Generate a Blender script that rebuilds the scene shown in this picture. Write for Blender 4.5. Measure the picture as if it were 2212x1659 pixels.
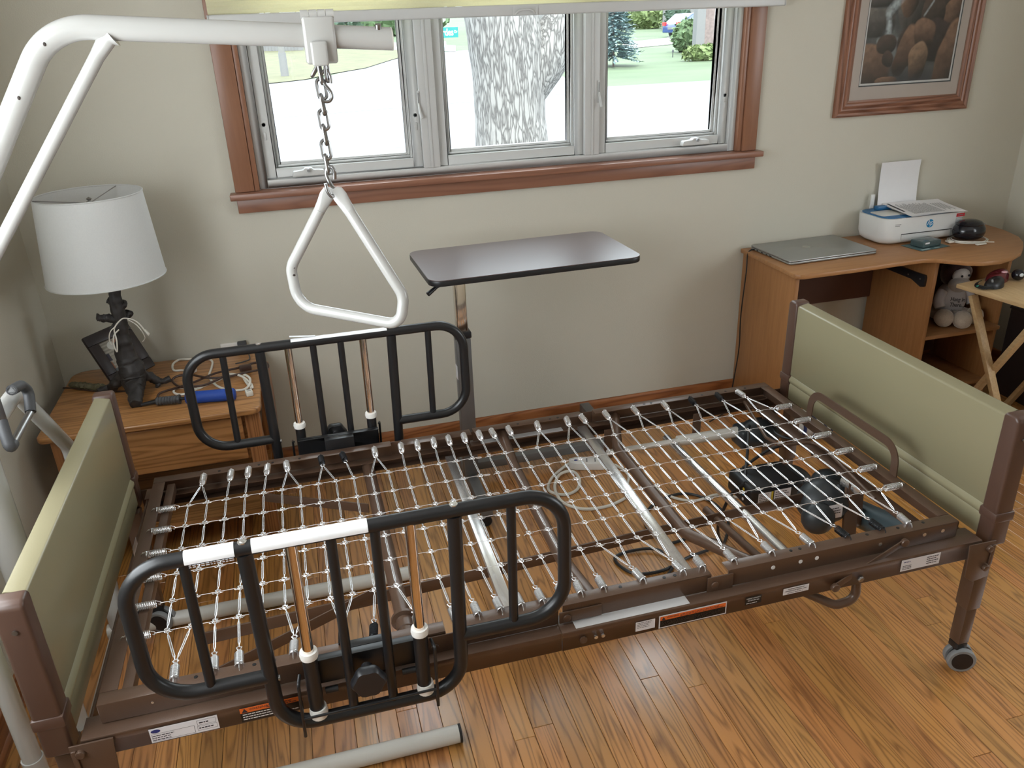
import bpy, bmesh, math, random
import numpy as np
from mathutils import Vector, Matrix, Quaternion

for o in list(bpy.data.objects): bpy.data.objects.remove(o, do_unlink=True)
SC = bpy.context.scene
COL = SC.collection
rnd = random.Random(7)
V = Vector

# ---------------------------------------------------------------- camera
W_, H_ = 2212, 1659
F_ = 1738.46
C_ = V((0.5154, -1.3678, 1.7262))
YAW, PIT, ROL = -0.25355, -0.42444, -0.03834
_fw = V((-math.sin(YAW)*math.cos(PIT), math.cos(YAW)*math.cos(PIT), math.sin(PIT)))
_rt = V((math.cos(YAW), math.sin(YAW), 0))
_up = _rt.cross(_fw)
RT = math.cos(ROL)*_rt + math.sin(ROL)*_up
UP = -math.sin(ROL)*_rt + math.cos(ROL)*_up
cam_d = bpy.data.cameras.new('camera'); cam = bpy.data.objects.new('camera', cam_d); COL.objects.link(cam)
cam_d.sensor_fit = 'HORIZONTAL'; cam_d.sensor_width = 36.0; cam_d.lens = F_/W_*36.0
cam_d.clip_start = 0.05; cam_d.clip_end = 400
M = Matrix((RT, UP, -_fw)).transposed().to_4x4(); M.translation = C_
cam.matrix_world = M
SC.camera = cam

def ray(u, v): return _fw + RT*((u-W_/2)/F_) - UP*((v-H_/2)/F_)
def pz(u, v, z): d = ray(u, v); return C_ + d*((z-C_.z)/d.z)
def py(u, v, y): d = ray(u, v); return C_ + d*((y-C_.y)/d.y)
def px(u, v, x): d = ray(u, v); return C_ + d*((x-C_.x)/d.x)

# ---------------------------------------------------------------- world, sun, window light, exposure
SC.view_settings.view_transform = 'Standard'
SC.view_settings.look = 'None'
SC.view_settings.gamma = 1.0
SC.view_settings.use_curve_mapping = False
SC.view_settings.exposure = -0.2

wd = bpy.data.worlds.new('world'); SC.world = wd; wd.use_nodes = True
bg = wd.node_tree.nodes['Background']
bg.inputs[0].default_value = (0.86, 0.94, 1.0, 1); bg.inputs[1].default_value = 8.5

def light(name, kind, loc, direction, energy, color, size=None, sy=None):
    l = bpy.data.lights.new(name, kind); o = bpy.data.objects.new(name, l); COL.objects.link(o)
    o.location = loc
    o.rotation_euler = V(direction).to_track_quat('-Z', 'Y').to_euler()
    l.energy = energy; l.color = color
    if kind == 'AREA':
        l.shape = 'RECTANGLE'; l.size = size; l.size_y = sy
    return o
sun = light('sun', 'SUN', (8, 4, 12), (0.03, 0.52, -0.85), 8.0, (1.0, 0.95, 0.86)); sun.data.angle = 0.01
# daylight in the side window of the left wall, behind and left of the camera
side = light('side_window_daylight', 'AREA', (-0.47, -0.25, 1.52), (1, 0.12, -0.05), 18, (1.0, 0.995, 0.955), 1.85, 1.05)
# added fill light from the right, set in an unseen opening made for it
rear = light('right_fill_light', 'AREA', (3.945, -0.275, 1.52), (-1, 0.0, -0.05), 5, (1.0, 0.99, 0.96), 1.05, 1.05)
# portal that guides sky light through the front window
por = light('window_portal', 'AREA', (1.39, 2.03, 1.50), (0, -1, 0), 1, (1, 1, 1), 2.0, 0.54)
por.data.cycles.is_portal = True

# ---------------------------------------------------------------- node materials
MATS = {}
def srgb(r, g, b):
    f = lambda c: (c/255/12.92 if c/255 <= .04045 else ((c/255+.055)/1.055)**2.4)
    return (f(r), f(g), f(b))
def _bsdf(m):
    return m.node_tree.nodes['Principled BSDF']
def mat(name, col, rough=.5, metal=0., spec=.5, var=.12, vscale=30., bump=0., bscale=80., coat=0., coat_rough=.08, emit=None, coord='Object', stretch=(1, 1, 1), sheen=0., alpha=None, trans=0.):
    if name in MATS: return MATS[name]
    m = bpy.data.materials.new(name); m.use_nodes = True; MATS[name] = m
    nt = m.node_tree; N = nt.nodes; L = nt.links; b = _bsdf(m)
    b.inputs['Roughness'].default_value = rough; b.inputs['Metallic'].default_value = metal
    b.inputs['Specular IOR Level'].default_value = spec
    if coat: b.inputs['Coat Weight'].default_value = coat; b.inputs['Coat Roughness'].default_value = coat_rough
    if sheen: b.inputs['Sheen Weight'].default_value = sheen
    if trans: b.inputs['Transmission Weight'].default_value = trans
    tc = N.new('ShaderNodeTexCoord'); mp = N.new('ShaderNodeMapping'); mp.inputs['Scale'].default_value = stretch
    L.new(tc.outputs[coord], mp.inputs[0])
    nz = N.new('ShaderNodeTexNoise'); nz.inputs['Scale'].default_value = vscale; nz.inputs['Detail'].default_value = 3
    L.new(mp.outputs[0], nz.inputs['Vector'])
    mx = N.new('ShaderNodeMix'); mx.data_type = 'RGBA'
    a = [max(0, c*(1-var)) for c in col[:3]]; d = [min(1, c*(1+var)) for c in col[:3]]
    mx.inputs[6].default_value = (*a, 1); mx.inputs[7].default_value = (*d, 1)
    L.new(nz.outputs['Fac'], mx.inputs[0]); L.new(mx.outputs[2], b.inputs['Base Color'])
    if bump:
        n2 = N.new('ShaderNodeTexNoise'); n2.inputs['Scale'].default_value = bscale; n2.inputs['Detail'].default_value = 2
        L.new(mp.outputs[0], n2.inputs['Vector'])
        bp = N.new('ShaderNodeBump'); bp.inputs['Strength'].default_value = bump; bp.inputs['Distance'].default_value = .002
        L.new(n2.outputs['Fac'], bp.inputs['Height']); L.new(bp.outputs[0], b.inputs['Normal'])
    if emit:
        b.inputs['Emission Color'].default_value = (*emit[:3], 1); b.inputs['Emission Strength'].default_value = emit[3]
    return m

def wood(name, dark, light_, axis='Y', freq=42., rough=.38, per_object=0., knots=False, coat=0., contrast=(.32, .7), rings=True, tone=.5):
    """grain running along `axis`; per_object > 0 varies the tone between objects"""
    if name in MATS: return MATS[name]
    m = bpy.data.materials.new(name); m.use_nodes = True; MATS[name] = m
    nt = m.node_tree; N = nt.nodes; L = nt.links; b = _bsdf(m)
    b.inputs['Roughness'].default_value = rough
    if coat: b.inputs['Coat Weight'].default_value = coat; b.inputs['Coat Roughness'].default_value = .20; b.inputs['Coat IOR'].default_value = 1.65
    tc = N.new('ShaderNodeTexCoord'); mp = N.new('ShaderNodeMapping')
    s = {'X': (.06, 1, 1), 'Y': (1, .06, 1), 'Z': (1, 1, .06)}[axis]
    mp.inputs['Scale'].default_value = s
    src = tc.outputs['Object']
    oi = None
    if per_object:
        oi = N.new('ShaderNodeObjectInfo')
        ml = N.new('ShaderNodeMath'); ml.operation = 'MULTIPLY'; ml.inputs[1].default_value = 37.
        L.new(oi.outputs['Random'], ml.inputs[0])
        va = N.new('ShaderNodeVectorMath'); va.operation = 'ADD'
        cb = N.new('ShaderNodeCombineXYZ')
        for i in range(3): L.new(ml.outputs[0], cb.inputs[i])
        L.new(src, va.inputs[0]); L.new(cb.outputs[0], va.inputs[1]); src = va.outputs[0]
    L.new(src, mp.inputs[0])
    nz = N.new('ShaderNodeTexNoise'); nz.inputs['Scale'].default_value = freq*4.2; nz.inputs['Detail'].default_value = 5; nz.inputs['Roughness'].default_value = .65; nz.inputs['Distortion'].default_value = .3
    L.new(mp.outputs[0], nz.inputs['Vector'])
    if rings:
        n1 = N.new('ShaderNodeTexNoise'); n1.inputs['Scale'].default_value = freq*.34; n1.inputs['Detail'].default_value = 1.5
        L.new(mp.outputs[0], n1.inputs['Vector'])
        sn = N.new('ShaderNodeMath'); sn.operation = 'MULTIPLY'; sn.inputs[1].default_value = 95.
        L.new(n1.outputs['Fac'], sn.inputs[0])
        si = N.new('ShaderNodeMath'); si.operation = 'SINE'; L.new(sn.outputs[0], si.inputs[0])
        mr = N.new('ShaderNodeMapRange'); mr.inputs[1].default_value = -1; mr.inputs[2].default_value = 1
        L.new(si.outputs[0], mr.inputs[0])
        pw_ = N.new('ShaderNodeMath'); pw_.operation = 'POWER'; pw_.inputs[1].default_value = .55; L.new(mr.outputs[0], pw_.inputs[0])
        mm = N.new('ShaderNodeMix'); mm.inputs[0].default_value = .42
        L.new(nz.outputs['Fac'], mm.inputs[2]); L.new(pw_.outputs[0], mm.inputs[3]); fac = mm.outputs[0]
    else:
        fac = nz.outputs['Fac']
    cr = N.new('ShaderNodeValToRGB'); cr.color_ramp.elements[0].position = contrast[0]; cr.color_ramp.elements[1].position = contrast[1]
    cr.color_ramp.elements[0].color = (*dark, 1); cr.color_ramp.elements[1].color = (*light_, 1)
    L.new(fac, cr.inputs[0]); out = cr.outputs[0]
    if per_object:
        hs = N.new('ShaderNodeHueSaturation')
        r1 = N.new('ShaderNodeMapRange'); r1.inputs[3].default_value = 1-per_object; r1.inputs[4].default_value = 1+per_object
        L.new(oi.outputs['Random'], r1.inputs[0]); L.new(r1.outputs[0], hs.inputs['Value'])
        wn = N.new('ShaderNodeTexWhiteNoise'); wn.noise_dimensions = '1D'; L.new(oi.outputs['Random'], wn.inputs['W'])
        r2 = N.new('ShaderNodeMapRange'); r2.inputs[3].default_value = .493; r2.inputs[4].default_value = .506
        L.new(wn.outputs['Value'], r2.inputs[0]); L.new(r2.outputs[0], hs.inputs['Hue'])
        L.new(out, hs.inputs['Color']); out = hs.outputs[0]
    L.new(out, b.inputs['Base Color'])
    bp = N.new('ShaderNodeBump'); bp.inputs['Strength'].default_value = .12; bp.inputs['Distance'].default_value = .001
    L.new(nz.outputs['Fac'], bp.inputs['Height']); L.new(bp.outputs[0], b.inputs['Normal'])
    return m

def vcol_mat(name, rough=.6, spec=.3):
    if name in MATS: return MATS[name]
    m = bpy.data.materials.new(name); m.use_nodes = True; MATS[name] = m
    b = _bsdf(m); b.inputs['Roughness'].default_value = rough; b.inputs['Specular IOR Level'].default_value = spec
    at = m.node_tree.nodes.new('ShaderNodeAttribute'); at.attribute_name = 'paint'
    m.node_tree.links.new(at.outputs['Color'], b.inputs['Base Color'])
    return m

def glass_mat(name, tint=(1, 1, 1), refl=1.0):
    if name in MATS: return MATS[name]
    m = bpy.data.materials.new(name); m.use_nodes = True; MATS[name] = m
    nt = m.node_tree; N = nt.nodes; L = nt.links; N.remove(_bsdf(m)); out = N['Material Output']
    t = N.new('ShaderNodeBsdfTransparent'); t.inputs[0].default_value = (*tint, 1)
    g = N.new('ShaderNodeBsdfGlossy'); g.inputs['Roughness'].default_value = .02
    lw_ = N.new('ShaderNodeLayerWeight'); lw_.inputs[0].default_value = .5          # Schlick reflectance, the same from both sides
    p5 = N.new('ShaderNodeMath'); p5.operation = 'POWER'; p5.inputs[1].default_value = 5.; L.new(lw_.outputs['Facing'], p5.inputs[0])
    fr = N.new('ShaderNodeMath'); fr.operation = 'MULTIPLY_ADD'; fr.inputs[1].default_value = .96; fr.inputs[2].default_value = .04; L.new(p5.outputs[0], fr.inputs[0])
    mx = N.new('ShaderNodeMixShader'); L.new(fr.outputs[0], mx.inputs[0]); L.new(t.outputs[0], mx.inputs[1]); L.new(g.outputs[0], mx.inputs[2])
    L.new(mx.outputs[0], out.inputs[0])
    return m

def cloth_mat(name, col, transl=.35, rough=.9):
    if name in MATS: return MATS[name]
    m = bpy.data.materials.new(name); m.use_nodes = True; MATS[name] = m
    nt = m.node_tree; N = nt.nodes; L = nt.links; N.remove(_bsdf(m)); out = N['Material Output']
    d = N.new('ShaderNodeBsdfDiffuse'); t = N.new('ShaderNodeBsdfTranslucent')
    nz = N.new('ShaderNodeTexNoise'); nz.inputs['Scale'].default_value = 220
    tc = N.new('ShaderNodeTexCoord'); L.new(tc.outputs['Object'], nz.inputs['Vector'])
    mc = N.new('ShaderNodeMix'); mc.data_type = 'RGBA'
    mc.inputs[6].default_value = (*[c*.95 for c in col], 1); mc.inputs[7].default_value = (*[min(1, c*1.04) for c in col], 1)
    L.new(nz.outputs['Fac'], mc.inputs[0]); L.new(mc.outputs[2], d.inputs[0]); L.new(mc.outputs[2], t.inputs[0])
    mx = N.new('ShaderNodeMixShader'); mx.inputs[0].default_value = transl
    L.new(d.outputs[0], mx.inputs[1]); L.new(t.outputs[0], mx.inputs[2]); L.new(mx.outputs[0], out.inputs[0])
    return m

# ---------------------------------------------------------------- mesh helpers
def fillet(pts, rad, seg=6, closed=False):
    pts = [V(p) for p in pts]; n = len(pts); out = []
    for i, p in enumerate(pts):
        if not closed and i in (0, n-1): out.append(p); continue
        a, c = pts[i-1], pts[(i+1) % n]
        r = rad[i] if isinstance(rad, (list, tuple)) else rad
        d1 = (a-p); d2 = (c-p); l1, l2 = d1.length, d2.length
        if l1 < 1e-6 or l2 < 1e-6 or r <= 0: out.append(p); continue
        d1 /= l1; d2 /= l2; ang = d1.angle(d2)
        if ang > math.pi-.02: out.append(p); continue
        t = min(r/math.tan(ang/2), l1*.49, l2*.49); r = t*math.tan(ang/2)
        b = (d1+d2).normalized(); ctr = p + b*(r/math.sin(ang/2))
        s, e = p+d1*t-ctr, p+d2*t-ctr
        tot = s.angle(e); ax = s.cross(e).normalized()
        for k in range(seg+1): out.append(ctr + Quaternion(ax, tot*k/seg) @ s)
    return out

def smooth_path(pts, seg=8, closed=False):
    pts = [V(p) for p in pts]; n = len(pts); out = []
    rng = range(n if closed else n-1)
    for i in rng:
        g = (lambda k: pts[k % n]) if closed else (lambda k: pts[max(0, min(n-1, k))])
        p0, p1, p2, p3 = g(i-1), g(i), g(i+1), g(i+2)
        for k in range(seg):
            t = k/seg
            out.append(.5*((2*p1)+(p2-p0)*t+(2*p0-5*p1+4*p2-p3)*t*t+(3*p1-p0-3*p2+p3)*t**3))
    if not closed: out.append(pts[-1])
    return out

class MB:
    def __init__(s): s.v = []; s.f = []
    def add(s, vs, fs):
        o = len(s.v); s.v += [tuple(p) for p in vs]; s.f += [tuple(i+o for i in f) for f in fs]; return s
    def box(s, x0, x1, y0, y1, z0, z1, M=None):
        p = [V((x, y, z)) for z in (z0, z1) for y in (y0, y1) for x in (x0, x1)]
        if M is not None: p = [M @ q for q in p]
        return s.add(p, [(0, 2, 3, 1), (4, 5, 7, 6), (0, 1, 5, 4), (2, 6, 7, 3), (0, 4, 6, 2), (1, 3, 7, 5)])
    def bar(s, a, b, w, h, up=(0, 0, 1)):
        a, b = V(a), V(b); d = (b-a); L = d.length; d /= L; u = V(up)
        sx = d.cross(u)
        if sx.length < 1e-4: sx = d.cross(V((1, 0, 0)))
        sx.normalize(); u = sx.cross(d)
        p = []
        for q in (a, b):
            for i, j in ((-1, -1), (1, -1), (1, 1), (-1, 1)): p.append(q+sx*(i*w/2)+u*(j*h/2))
        return s.add(p, [(0, 1, 2, 3)[::-1], (4, 5, 6, 7), (0, 1, 5, 4), (1, 2, 6, 5), (2, 3, 7, 6), (3, 0, 4, 7)])
    def tube(s, path, r, n=10, closed=False, caps=True, flat=None):
        path = [V(p) for p in path]; m = len(path)
        rs = r if isinstance(r, (list, tuple)) else [r]*m
        T = []
        for i in range(m):
            a = path[i-1] if (i > 0 or closed) else path[i]
            b = path[(i+1) % m] if (i < m-1 or closed) else path[i]
            d = b-a; T.append(d.normalized() if d.length > 1e-9 else V((0, 0, 1)))
        ref = V((0, 0, 1)) if abs(T[0].z) < .9 else V((1, 0, 0))
        nrm = (ref - T[0]*ref.dot(T[0])).normalized(); vs = []; N0 = nrm
        fr = []
        for i in range(m):
            if i: nrm = (nrm - T[i]*nrm.dot(T[i])); nrm = nrm.normalized() if nrm.length > 1e-9 else N0
            fr.append((nrm.copy(), T[i].cross(nrm)))
        tw = 0
        if closed:
            a = fr[-1][0]; q = (a - T[0]*a.dot(T[0])).normalized(); tw = math.atan2(q.dot(fr[0][1]), q.dot(fr[0][0]))
        for i in range(m):
            nn, bb = fr[i]; off = -tw*i/m
            for k in range(n):
                a = 2*math.pi*k/n+off
                fx = flat[i] if flat else 1.
                vs.append(path[i]+nn*(math.cos(a)*rs[i])+bb*(math.sin(a)*rs[i]*fx))
        fs = []
        for i in range(m if closed else m-1):
            j = (i+1) % m
            for k in range(n):
                l = (k+1) % n; fs.append((i*n+k, i*n+l, j*n+l, j*n+k))
        if caps and not closed:
            fs.append(tuple(range(n))[::-1]); fs.append(tuple((m-1)*n+k for k in range(n)))
        return s.add(vs, fs)
    def lathe(s, prof, n=24, loc=(0, 0, 0), M=None, cap=True):
        vs = []; loc = V(loc)
        for r, z in prof:
            for k in range(n):
                a = 2*math.pi*k/n; p = V((r*math.cos(a), r*math.sin(a), z))
                vs.append((M @ p if M is not None else p)+loc)
        fs = []
        for i in range(len(prof)-1):
            for k in range(n):
                l = (k+1) % n; fs.append((i*n+k, i*n+l, (i+1)*n+l, (i+1)*n+k))
        if cap:
            if prof[0][0] > 1e-6: fs.append(tuple(range(n))[::-1])
            if prof[-1][0] > 1e-6: fs.append(tuple((len(prof)-1)*n+k for k in range(n)))
        return s.add(vs, fs)
    def cyl(s, a, b, r, n=16, r2=None):
        return s.tube([a, b], [r, r if r2 is None else r2], n)
    def prism(s, poly, h0, h1, M=None):
        """poly in XY, extruded along Z, then M"""
        n = len(poly); vs = [V((p[0], p[1], h)) for h in (h0, h1) for p in poly]
        if M is not None: vs = [M @ q for q in vs]
        fs = [tuple(range(n))[::-1], tuple(range(n, 2*n))] + [(i, (i+1) % n, n+(i+1) % n, n+i) for i in range(n)]
        return s.add(vs, fs)
    def ball(s, c, r, n=14, m=9, M=None, jig=0, seed=0):
        c = V(c); rr = r if isinstance(r, (tuple, list)) else (r, r, r); R = random.Random(seed)
        vs = []
        for i in range(m+1):
            t = math.pi*i/m
            for k in range(n):
                a = 2*math.pi*k/n; j = 1+jig*(R.random()-.5)
                p = V((rr[0]*math.sin(t)*math.cos(a)*j, rr[1]*math.sin(t)*math.sin(a)*j, rr[2]*math.cos(t)*j))
                vs.append((M @ p if M is not None else p)+c)
        fs = []
        for i in range(m):
            for k in range(n):
                l = (k+1) % n; fs.append((i*n+k, (i+1)*n+k, (i+1)*n+l, i*n+l))
        return s.add(vs, fs)
    def grid(s, P, nu, nv, closed_u=False):
        o = len(s.v)
        for j in range(nv):
            for i in range(nu): s.v.append(tuple(P(i/(nu-1), j/(nv-1))))
        for j in range(nv-1):
            for i in range(nu-1): s.f.append((o+j*nu+i, o+j*nu+i+1, o+(j+1)*nu+i+1, o+(j+1)*nu+i))
        return s
    def build(s, name, m, parent=None, bevel=0, seg=2, smooth=True, angle=.7, label=None, merge=False, flip=False):
        me = bpy.data.meshes.new(name); me.from_pydata(s.v, [], s.f); me.validate()
        if bevel or merge or flip:
            bm = bmesh.new(); bm.from_mesh(me)
            bmesh.ops.remove_doubles(bm, verts=bm.verts, dist=1e-6)
            bmesh.ops.recalc_face_normals(bm, faces=bm.faces)
            if bevel:
                es = [e for e in bm.edges if len(e.link_faces) == 2 and e.calc_face_angle(0) > .5]
                bmesh.ops.bevel(bm, geom=es, offset=bevel, segments=seg, profile=.5, affect='EDGES', clamp_overlap=True)
            bm.to_mesh(me); bm.free()
        return link_mesh(name, me, m, parent, smooth, angle, label)

def link_mesh(name, me, m, parent=None, smooth=True, angle=.7, label=None):
    if isinstance(m, str): m = MATS[m]
    if m is not None and not me.materials: me.materials.append(m)
    if smooth and len(me.polygons):
        me.polygons.foreach_set('use_smooth', [True]*len(me.polygons)); me.set_sharp_from_angle(angle=angle)
    o = bpy.data.objects.new(name, me); COL.objects.link(o)
    if parent is not None: attach(o, parent)
    if label: o['label'] = label
    return o
WORLD = {}
def wmat(o): return WORLD.get(o.name, Matrix.Identity(4))
def attach(o, parent):
    o.parent = parent; o.matrix_parent_inverse = wmat(parent).inverted()
def thing(name, loc, label, cat, group=None, kind=None):
    o = bpy.data.objects.new(name, None); COL.objects.link(o); o.location = loc; o.empty_display_size = .05
    WORLD[o.name] = Matrix.Translation(V(loc))
    tag(o, label, cat, group, kind); return o
def tag(o, label=None, cat=None, group=None, kind=None):
    if label: o['label'] = label
    if cat: o['category'] = cat
    if group: o['group'] = group
    if kind: o['kind'] = kind
    return o
def inst(name, src, M, parent):
    """another object sharing src's mesh, placed by matrix M"""
    o = bpy.data.objects.new(name, src.data if hasattr(src, 'data') else src); COL.objects.link(o)
    attach(o, parent); o.matrix_basis = M
    return o
def mesh_of(mb, name, m, **k):
    o = mb.build(name, m, **k); me = o.data; bpy.data.objects.remove(o); return me
def align(a, b, roll=0):
    """matrix mapping local +X to direction a->b with origin at a"""
    a, b = V(a), V(b); q = (b-a).to_track_quat('X', 'Z')
    return Matrix.Translation(a) @ q.to_matrix().to_4x4() @ Matrix.Rotation(roll, 4, 'X')
def frame(o, xdir, ydir):
    x = V(xdir).normalized(); y = V(ydir); y = (y-x*y.dot(x)).normalized(); z = x.cross(y)
    m = Matrix((x, y, z)).transposed().to_4x4(); m.translation = V(o); return m
def text_mesh(txt, size, M, m, parent, name='lettering', depth=.0004, align_='LEFT', shear=0., bold=0., squash=1.):
    c = bpy.data.curves.new('t', 'FONT'); c.body = txt; c.size = size; c.extrude = depth; c.align_x = align_; c.shear = shear; c.offset = bold; c.resolution_u = 3
    t = bpy.data.objects.new('t', c); COL.objects.link(t)
    dg = bpy.context.evaluated_depsgraph_get(); me = bpy.data.meshes.new_from_object(t.evaluated_get(dg))
    bpy.data.objects.remove(t); bpy.data.curves.remove(c)
    me.transform(M @ Matrix.Diagonal((squash, 1, 1, 1)))
    me.materials.clear()
    return link_mesh(name, me, m, parent, smooth=False)
def paint_mesh(name, corner, ux, uy, nx, ny, fn, parent, m):
    """flat print: a grid whose 'paint' colours come from fn(s, t), s to the right, t upward"""
    me = bpy.data.meshes.new(name); c = V(corner); ux = V(ux); uy = V(uy)
    vs = [tuple(c+ux*(i/nx)+uy*(j/ny)) for j in range(ny+1) for i in range(nx+1)]
    fs = [(j*(nx+1)+i, j*(nx+1)+i+1, (j+1)*(nx+1)+i+1, (j+1)*(nx+1)+i) for j in range(ny) for i in range(nx)]
    me.from_pydata(vs, [], fs)
    at = me.color_attributes.new('paint', 'FLOAT_COLOR', 'POINT')
    cols = np.ones((len(vs), 4), dtype=np.float32)
    S, T = np.meshgrid(np.linspace(0, 1, nx+1), np.linspace(0, 1, ny+1))
    cols[:, :3] = fn(S.ravel(), T.ravel()); at.data.foreach_set('color', cols.ravel())
    return link_mesh(name, me, m, parent, smooth=False)
# ---------------------------------------------------------------- shared materials
mat('wall_paint', (.575, .547, .462), .72, spec=.25, var=.025, vscale=3, bump=.25, bscale=240)
mat('ceiling_paint', (.78, .77, .74), .9, var=.02)
wood('floor_oak', (.225, .090, .021), (.50, .225, .062), 'Y', 46., rough=.30, per_object=.16, coat=1., contrast=(.22, .62))
mat('subfloor', (.05, .025, .012), .9)
wood('trim_wood', (.20, .085, .052), (.29, .132, .080), 'X', 24., rough=.36, contrast=(.15, .85))
wood('trim_wood_v', (.22, .098, .055), (.30, .142, .080), 'Z', 24., rough=.36, contrast=(.1, .9), rings=False)
wood('base_wood', (.20, .062, .018), (.34, .125, .042), 'X', 30., rough=.34)
wood('base_wood_y', (.20, .062, .018), (.34, .125, .042), 'Y', 30., rough=.34)
mat('vinyl', (.56, .56, .545), .35, var=.02)
mat('vinyl_dark', (.25, .25, .25), .5)
glass_mat('pane_glass', (.97, .99, .99))
BED_BROWN = mat('bed_brown', (.106, .062, .041), .30, metal=.12, spec=.5, var=.10, vscale=9, bump=.12, bscale=420)
mat('bed_olive', (.275, .245, .150), .27, spec=.5, var=.05, vscale=3, bump=.05, bscale=300)
mat('cap_brown', (.092, .050, .036), .34, var=.08, vscale=12)
mat('galv', (.66, .64, .62), .24, metal=.85, var=.06, vscale=14)
mat('wire', (.90, .91, .93), .26, metal=.72, var=.05)
mat('spring_steel', (.80, .80, .81), .26, metal=.85, var=.06)
mat('spring_dark', (.035, .036, .04), .35, metal=.7, var=.1)
mat('rail_black', (.010, .010, .011), .34, spec=.5, var=.15)
mat('plastic_black', (.012, .012, .014), .4, var=.1)
mat('chrome', (.80, .72, .64), .10, metal=1., var=.03)
mat('nylon_white', (.80, .78, .74), .4, var=.03)
mat('tape_white', (.86, .86, .87), .55, var=.03, vscale=60, bump=.3, bscale=60)
mat('sticker_white', (.74, .73, .76), .45, var=.03)
mat('sticker_black', (.008, .008, .009), .4)
mat('sticker_orange', (.78, .15, .02), .45, var=.05)
mat('ink', (.02, .02, .03), .6)
mat('ink_white', (.75, .75, .75), .6)
mat('ink_blue', (.02, .03, .16), .5)
mat('trapeze_white', (.45, .445, .425), .24, spec=.5, var=.03, vscale=8, coat=.3)
mat('trapeze_grey', (.60, .58, .53), .32, var=.06, vscale=8, coat=.2)
mat('chip', (.03, .02, .015), .7)
mat('steel', (.34, .335, .335), .32, metal=1., var=.1)
mat('grip_grey', (.055, .056, .06), .55, var=.1, bump=.2)
mat('rubber_grey', (.23, .235, .24), .6, var=.06)
mat('motor_dark', (.028, .033, .036), .42, var=.1)
mat('motor_teal', (.05, .075, .085), .38, var=.08)
mat('cable_black', (.012, .012, .013), .45)
mat('cable_white', (.66, .63, .56), .45, var=.05)
mat('cable_brown', (.045, .022, .016), .4, var=.1)
vcol_mat('print', .55)

# ---------------------------------------------------------------- the room
XL, XR, YB, YR, ZC = -0.4415, 3.918, 1.8427, -2.6, 2.44
struct = lambda o: tag(o, kind='structure')
WX0, WX1, WZ0, WZ1 = 0.385, 2.40, 1.165, 2.06       # rough opening of the front window

fl = struct(MB().box(XL-.1, XR+.1, YR-.1, YB+.1, -.06, -.012).build('floor', 'subfloor'))
tag(fl, 'glossy oak strip floor of the bedroom')
pw = .0572
plank_n = 0
for r in range(int((XR-XL)/pw)+1):
    x0 = XL+r*pw; x1 = min(XR, x0+pw)
    if x1-x0 < .01: continue
    y = YR - rnd.uniform(0, .9)
    while y < YB:
        L = rnd.choice((.72, 1.0, 1.3, 1.6, 1.9))*rnd.uniform(.85, 1.15)
        a, b = max(y, YR), min(y+L, YB)
        if YB-b < .22: b = YB
        if b-a > .05:
            g = .0005; c = .0009; zt = rnd.uniform(-.0002, .0002)
            xs = (x0+g, x1-g); ys = (a+g, b-g)
            vs = [(xs[i], ys[j], -.012) for j in (0, 1) for i in (0, 1)]
            vs += [(xs[i], ys[j], zt-c) for j in (0, 1) for i in (0, 1)]
            vs += [(xs[i]+(c, -c)[i], ys[j]+(c, -c)[j], zt) for j in (0, 1) for i in (0, 1)]
            fs = [(0, 1, 5, 4), (1, 3, 7, 5), (3, 2, 6, 7), (2, 0, 4, 6), (4, 5, 9, 8), (5, 7, 11, 9), (7, 6, 10, 11), (6, 4, 8, 10), (8, 9, 11, 10)]
            MB().add(vs, fs).build('plank', 'floor_oak', fl, smooth=False); plank_n += 1
        y = b if b == YB else y+L

t = .12
wb = MB()
wb.box(XL-t, WX0, YB, YB+t, 0, ZC); wb.box(WX1, XR+t, YB, YB+t, 0, ZC)
wb.box(WX0, WX1, YB, YB+t, 0, WZ0); wb.box(WX0, WX1, YB, YB+t, WZ1, ZC)
struct(wb.build('wall_back', 'wall_paint', smooth=False))
SY0, SY1, SZ0, SZ1 = -1.20, .70, .94, 2.10            # side window opening in the left wall
wl = MB()
wl.box(XL-t, XL, YR-t, SY0, 0, ZC); wl.box(XL-t, XL, SY1, YB, 0, ZC)
wl.box(XL-t, XL, SY0, SY1, 0, SZ0); wl.box(XL-t, XL, SY0, SY1, SZ1, ZC)
struct(wl.build('wall_left', 'wall_paint', smooth=False))
RY0, RY1 = -.85, .30                                 # unseen opening in the right wall, added for the fill light
wr = MB(); wr.box(XR, XR+t, YR-t, RY0, 0, ZC); wr.box(XR, XR+t, RY1, YB, 0, ZC); wr.box(XR, XR+t, RY0, RY1, 0, SZ0); wr.box(XR, XR+t, RY0, RY1, SZ1, ZC)
struct(wr.build('wall_right', 'wall_paint', smooth=False))
struct(MB().box(XL, XR, YR-t, YR, 0, ZC).build('wall_rear', 'wall_paint', smooth=False))
struct(MB().box(XL-t, XR+t, YR-t, YB+t, ZC, ZC+.1).build('ceiling', 'ceiling_paint', smooth=False))

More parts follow.
